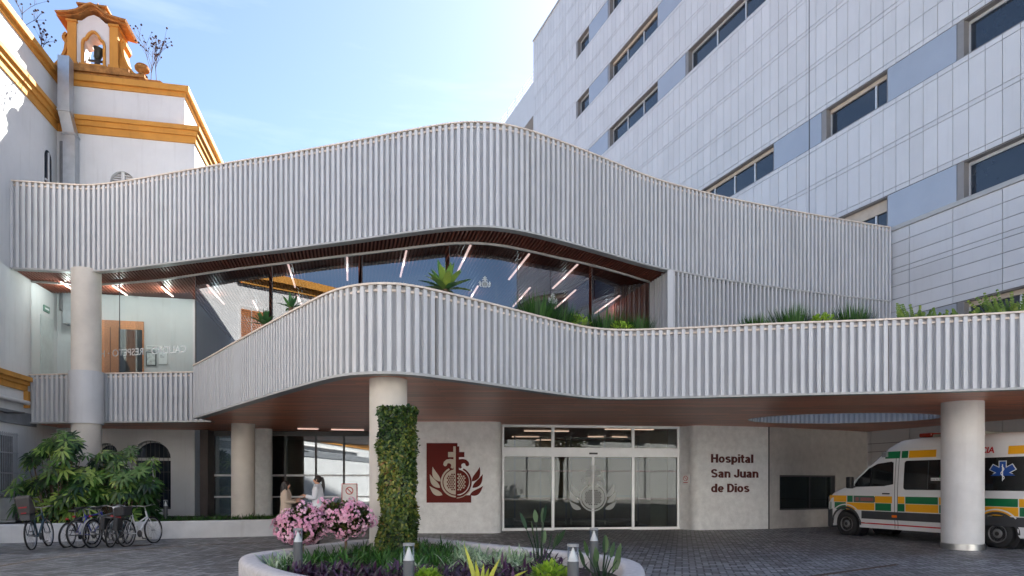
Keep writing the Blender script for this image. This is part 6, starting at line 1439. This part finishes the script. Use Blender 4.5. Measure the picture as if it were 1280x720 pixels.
    h.lathe([(0,.098),(.045,.092),(.078,.062),(.092,.02),(.092,-.02),(.078,-.06)], 18, Vector((-.005,0,1.575))*s, Matrix.Scale(s, 4) @ Matrix.Rotation(R(-28), 4, 'Y'))
    if hair_style == 'long':
        h.tube([Vector(p)*s for p in ((-.03,0,1.62),(-.05,0,1.52),(-.062,0,1.40),(-.075,0,1.28),(-.08,0,1.20))], [r_*s for r_ in (.075,.085,.085,.07,.03)], 12)
        for sg in (-1, 1): h.tube([Vector(p)*s for p in ((.0,sg*.06,1.63),(.02,sg*.078,1.52),(.02,sg*.085,1.40),(.015,sg*.08,1.32))], [r_*s for r_ in (.028,.028,.026,.01)], 8)
    else:
        h.tube([Vector(p)*s for p in ((-.05,0,1.61),(-.10,0,1.605),(-.125,0,1.53),(-.13,0,1.42),(-.125,0,1.28),(-.115,0,1.17))], [r_*s for r_ in (.035,.032,.036,.042,.036,.014)], 10)
    h.build('hair', hair, T, smooth='all')
beige = mat('beige_coat', srgb(196,176,156), .85, .06, 6, .3, 60); wcoat = mat('white_coat', (.74,.76,.80), .8, .03, 6, .2, 60)
woman(((357.5-640)/F*17.3, 17.3, 0), R(12), 1.62, beige, mat('dark_trousers', (.05,.05,.06), .8), 'woman with long dark hair in a long beige coat facing the woman in white', 'long', .5)
woman(((396-640)/F*17.4, 17.5, 0), R(186), 1.76, wcoat, mat('white_trousers', (.7,.7,.72), .8), 'woman with a long dark ponytail in a white coat talking with raised hands', 'tail', .62)

# ------------------------------------------------------------------ across the plaza: invented surroundings that the glass mirrors and that bounce light
def opposite():
    T = thing('white_bounce_building', (-6, -17, 0), 0, 'long white building with a tiled roof, sized to bounce light, mirrored in the lobby glazing', 'building')
    w = MB(); w.box((-34, -8, 0), (40, 0, 12.5)); w.build('wall', mat('bounce_white', (.84,.84,.83), .85, .04, 1), T)  # made wide, tall and very white to bounce sunlight under the canopy
    for i in range(19): p = MB(); p.box((-33.5+i*4-.3, -.001, .0), (-33.5+i*4+.3, .22, 4.4)); p.build('pilaster', mat('bounce_white', (.84,.84,.83), .85, .04, 1), T)
    r = MB(); r.box((-34.3, -8.3, 12.5), (40.3, .4, 12.75)); r.add([(-34.3,-8.3,12.75),(40.3,-8.3,12.75),(40.3,.4,12.75),(-34.3,.4,12.75),(-32,-4,14),(38,-4,14)], [(0,1,5,4),(2,3,4,5),(3,0,4),(1,2,5)]); r.build('roof', mat('roof_tile', srgb(150,84,52), .9, .3, 6), T)
    for i in range(15):
        for z in (5.2, 9.2): p = MB(); p.box((-31+i*4.6, -.05, z), (-29.7+i*4.6, .02, z+2)); p.build('window', g_tower, T)
    pv = MB(); pv.add([(-60,-20,.006),(60,-20,.006),(60,4,.006),(-60,4,.006)], [(0,1,2,3)]); tag(pv.build('bounce_paving', mat('pale_bounce_paving', (.5,.48,.45), .85, .1, 2)), kind='structure')  # pale sheet added behind the camera to bounce sunlight
    for k, (x, y, h) in enumerate(((-17, -9, 7.5), (-10.5, -12, 7.5), (2.5, -11, 6.6), (13, -10, 7.6))):
        t = thing('tree', (x, y, 0), 0, ['bushy green tree by the left wing mirrored in the glazing', 'tall green tree before the white building mirrored in the glazing', 'round green tree mirrored in the entrance doors', 'bushy green tree mirrored at the right of the entrance doors'][k], 'tree'); b = MB(); b.tube([(0,0,0),(.1,0,h*.3),(.05,.1,h*.6)], [.22,.17,.09], 8); lf = MB()
        for i in range(10): d = rdir(.1,1); b.tube([(.05,.05,h*.4), Vector((d.x*1.6,d.y*1.6,h*.4+d.z*h*.45))], [.08,.03], 5)
        for i in range(2600):
            d = rdir(-.6,1); q = rnd.uniform(.45,1)*(1+.3*noise.noise(d*2)); lf.cv = rnd.random(); lf.blade((d.x*2.4*q, d.y*2.4*q, h*.66+d.z*h*.32*q), rdir(-.5,1), UPV, .3, .16, .15, 2)
        b.build('trunk', bark, t); lf.build('crown', lf_ivy, t)
opposite()
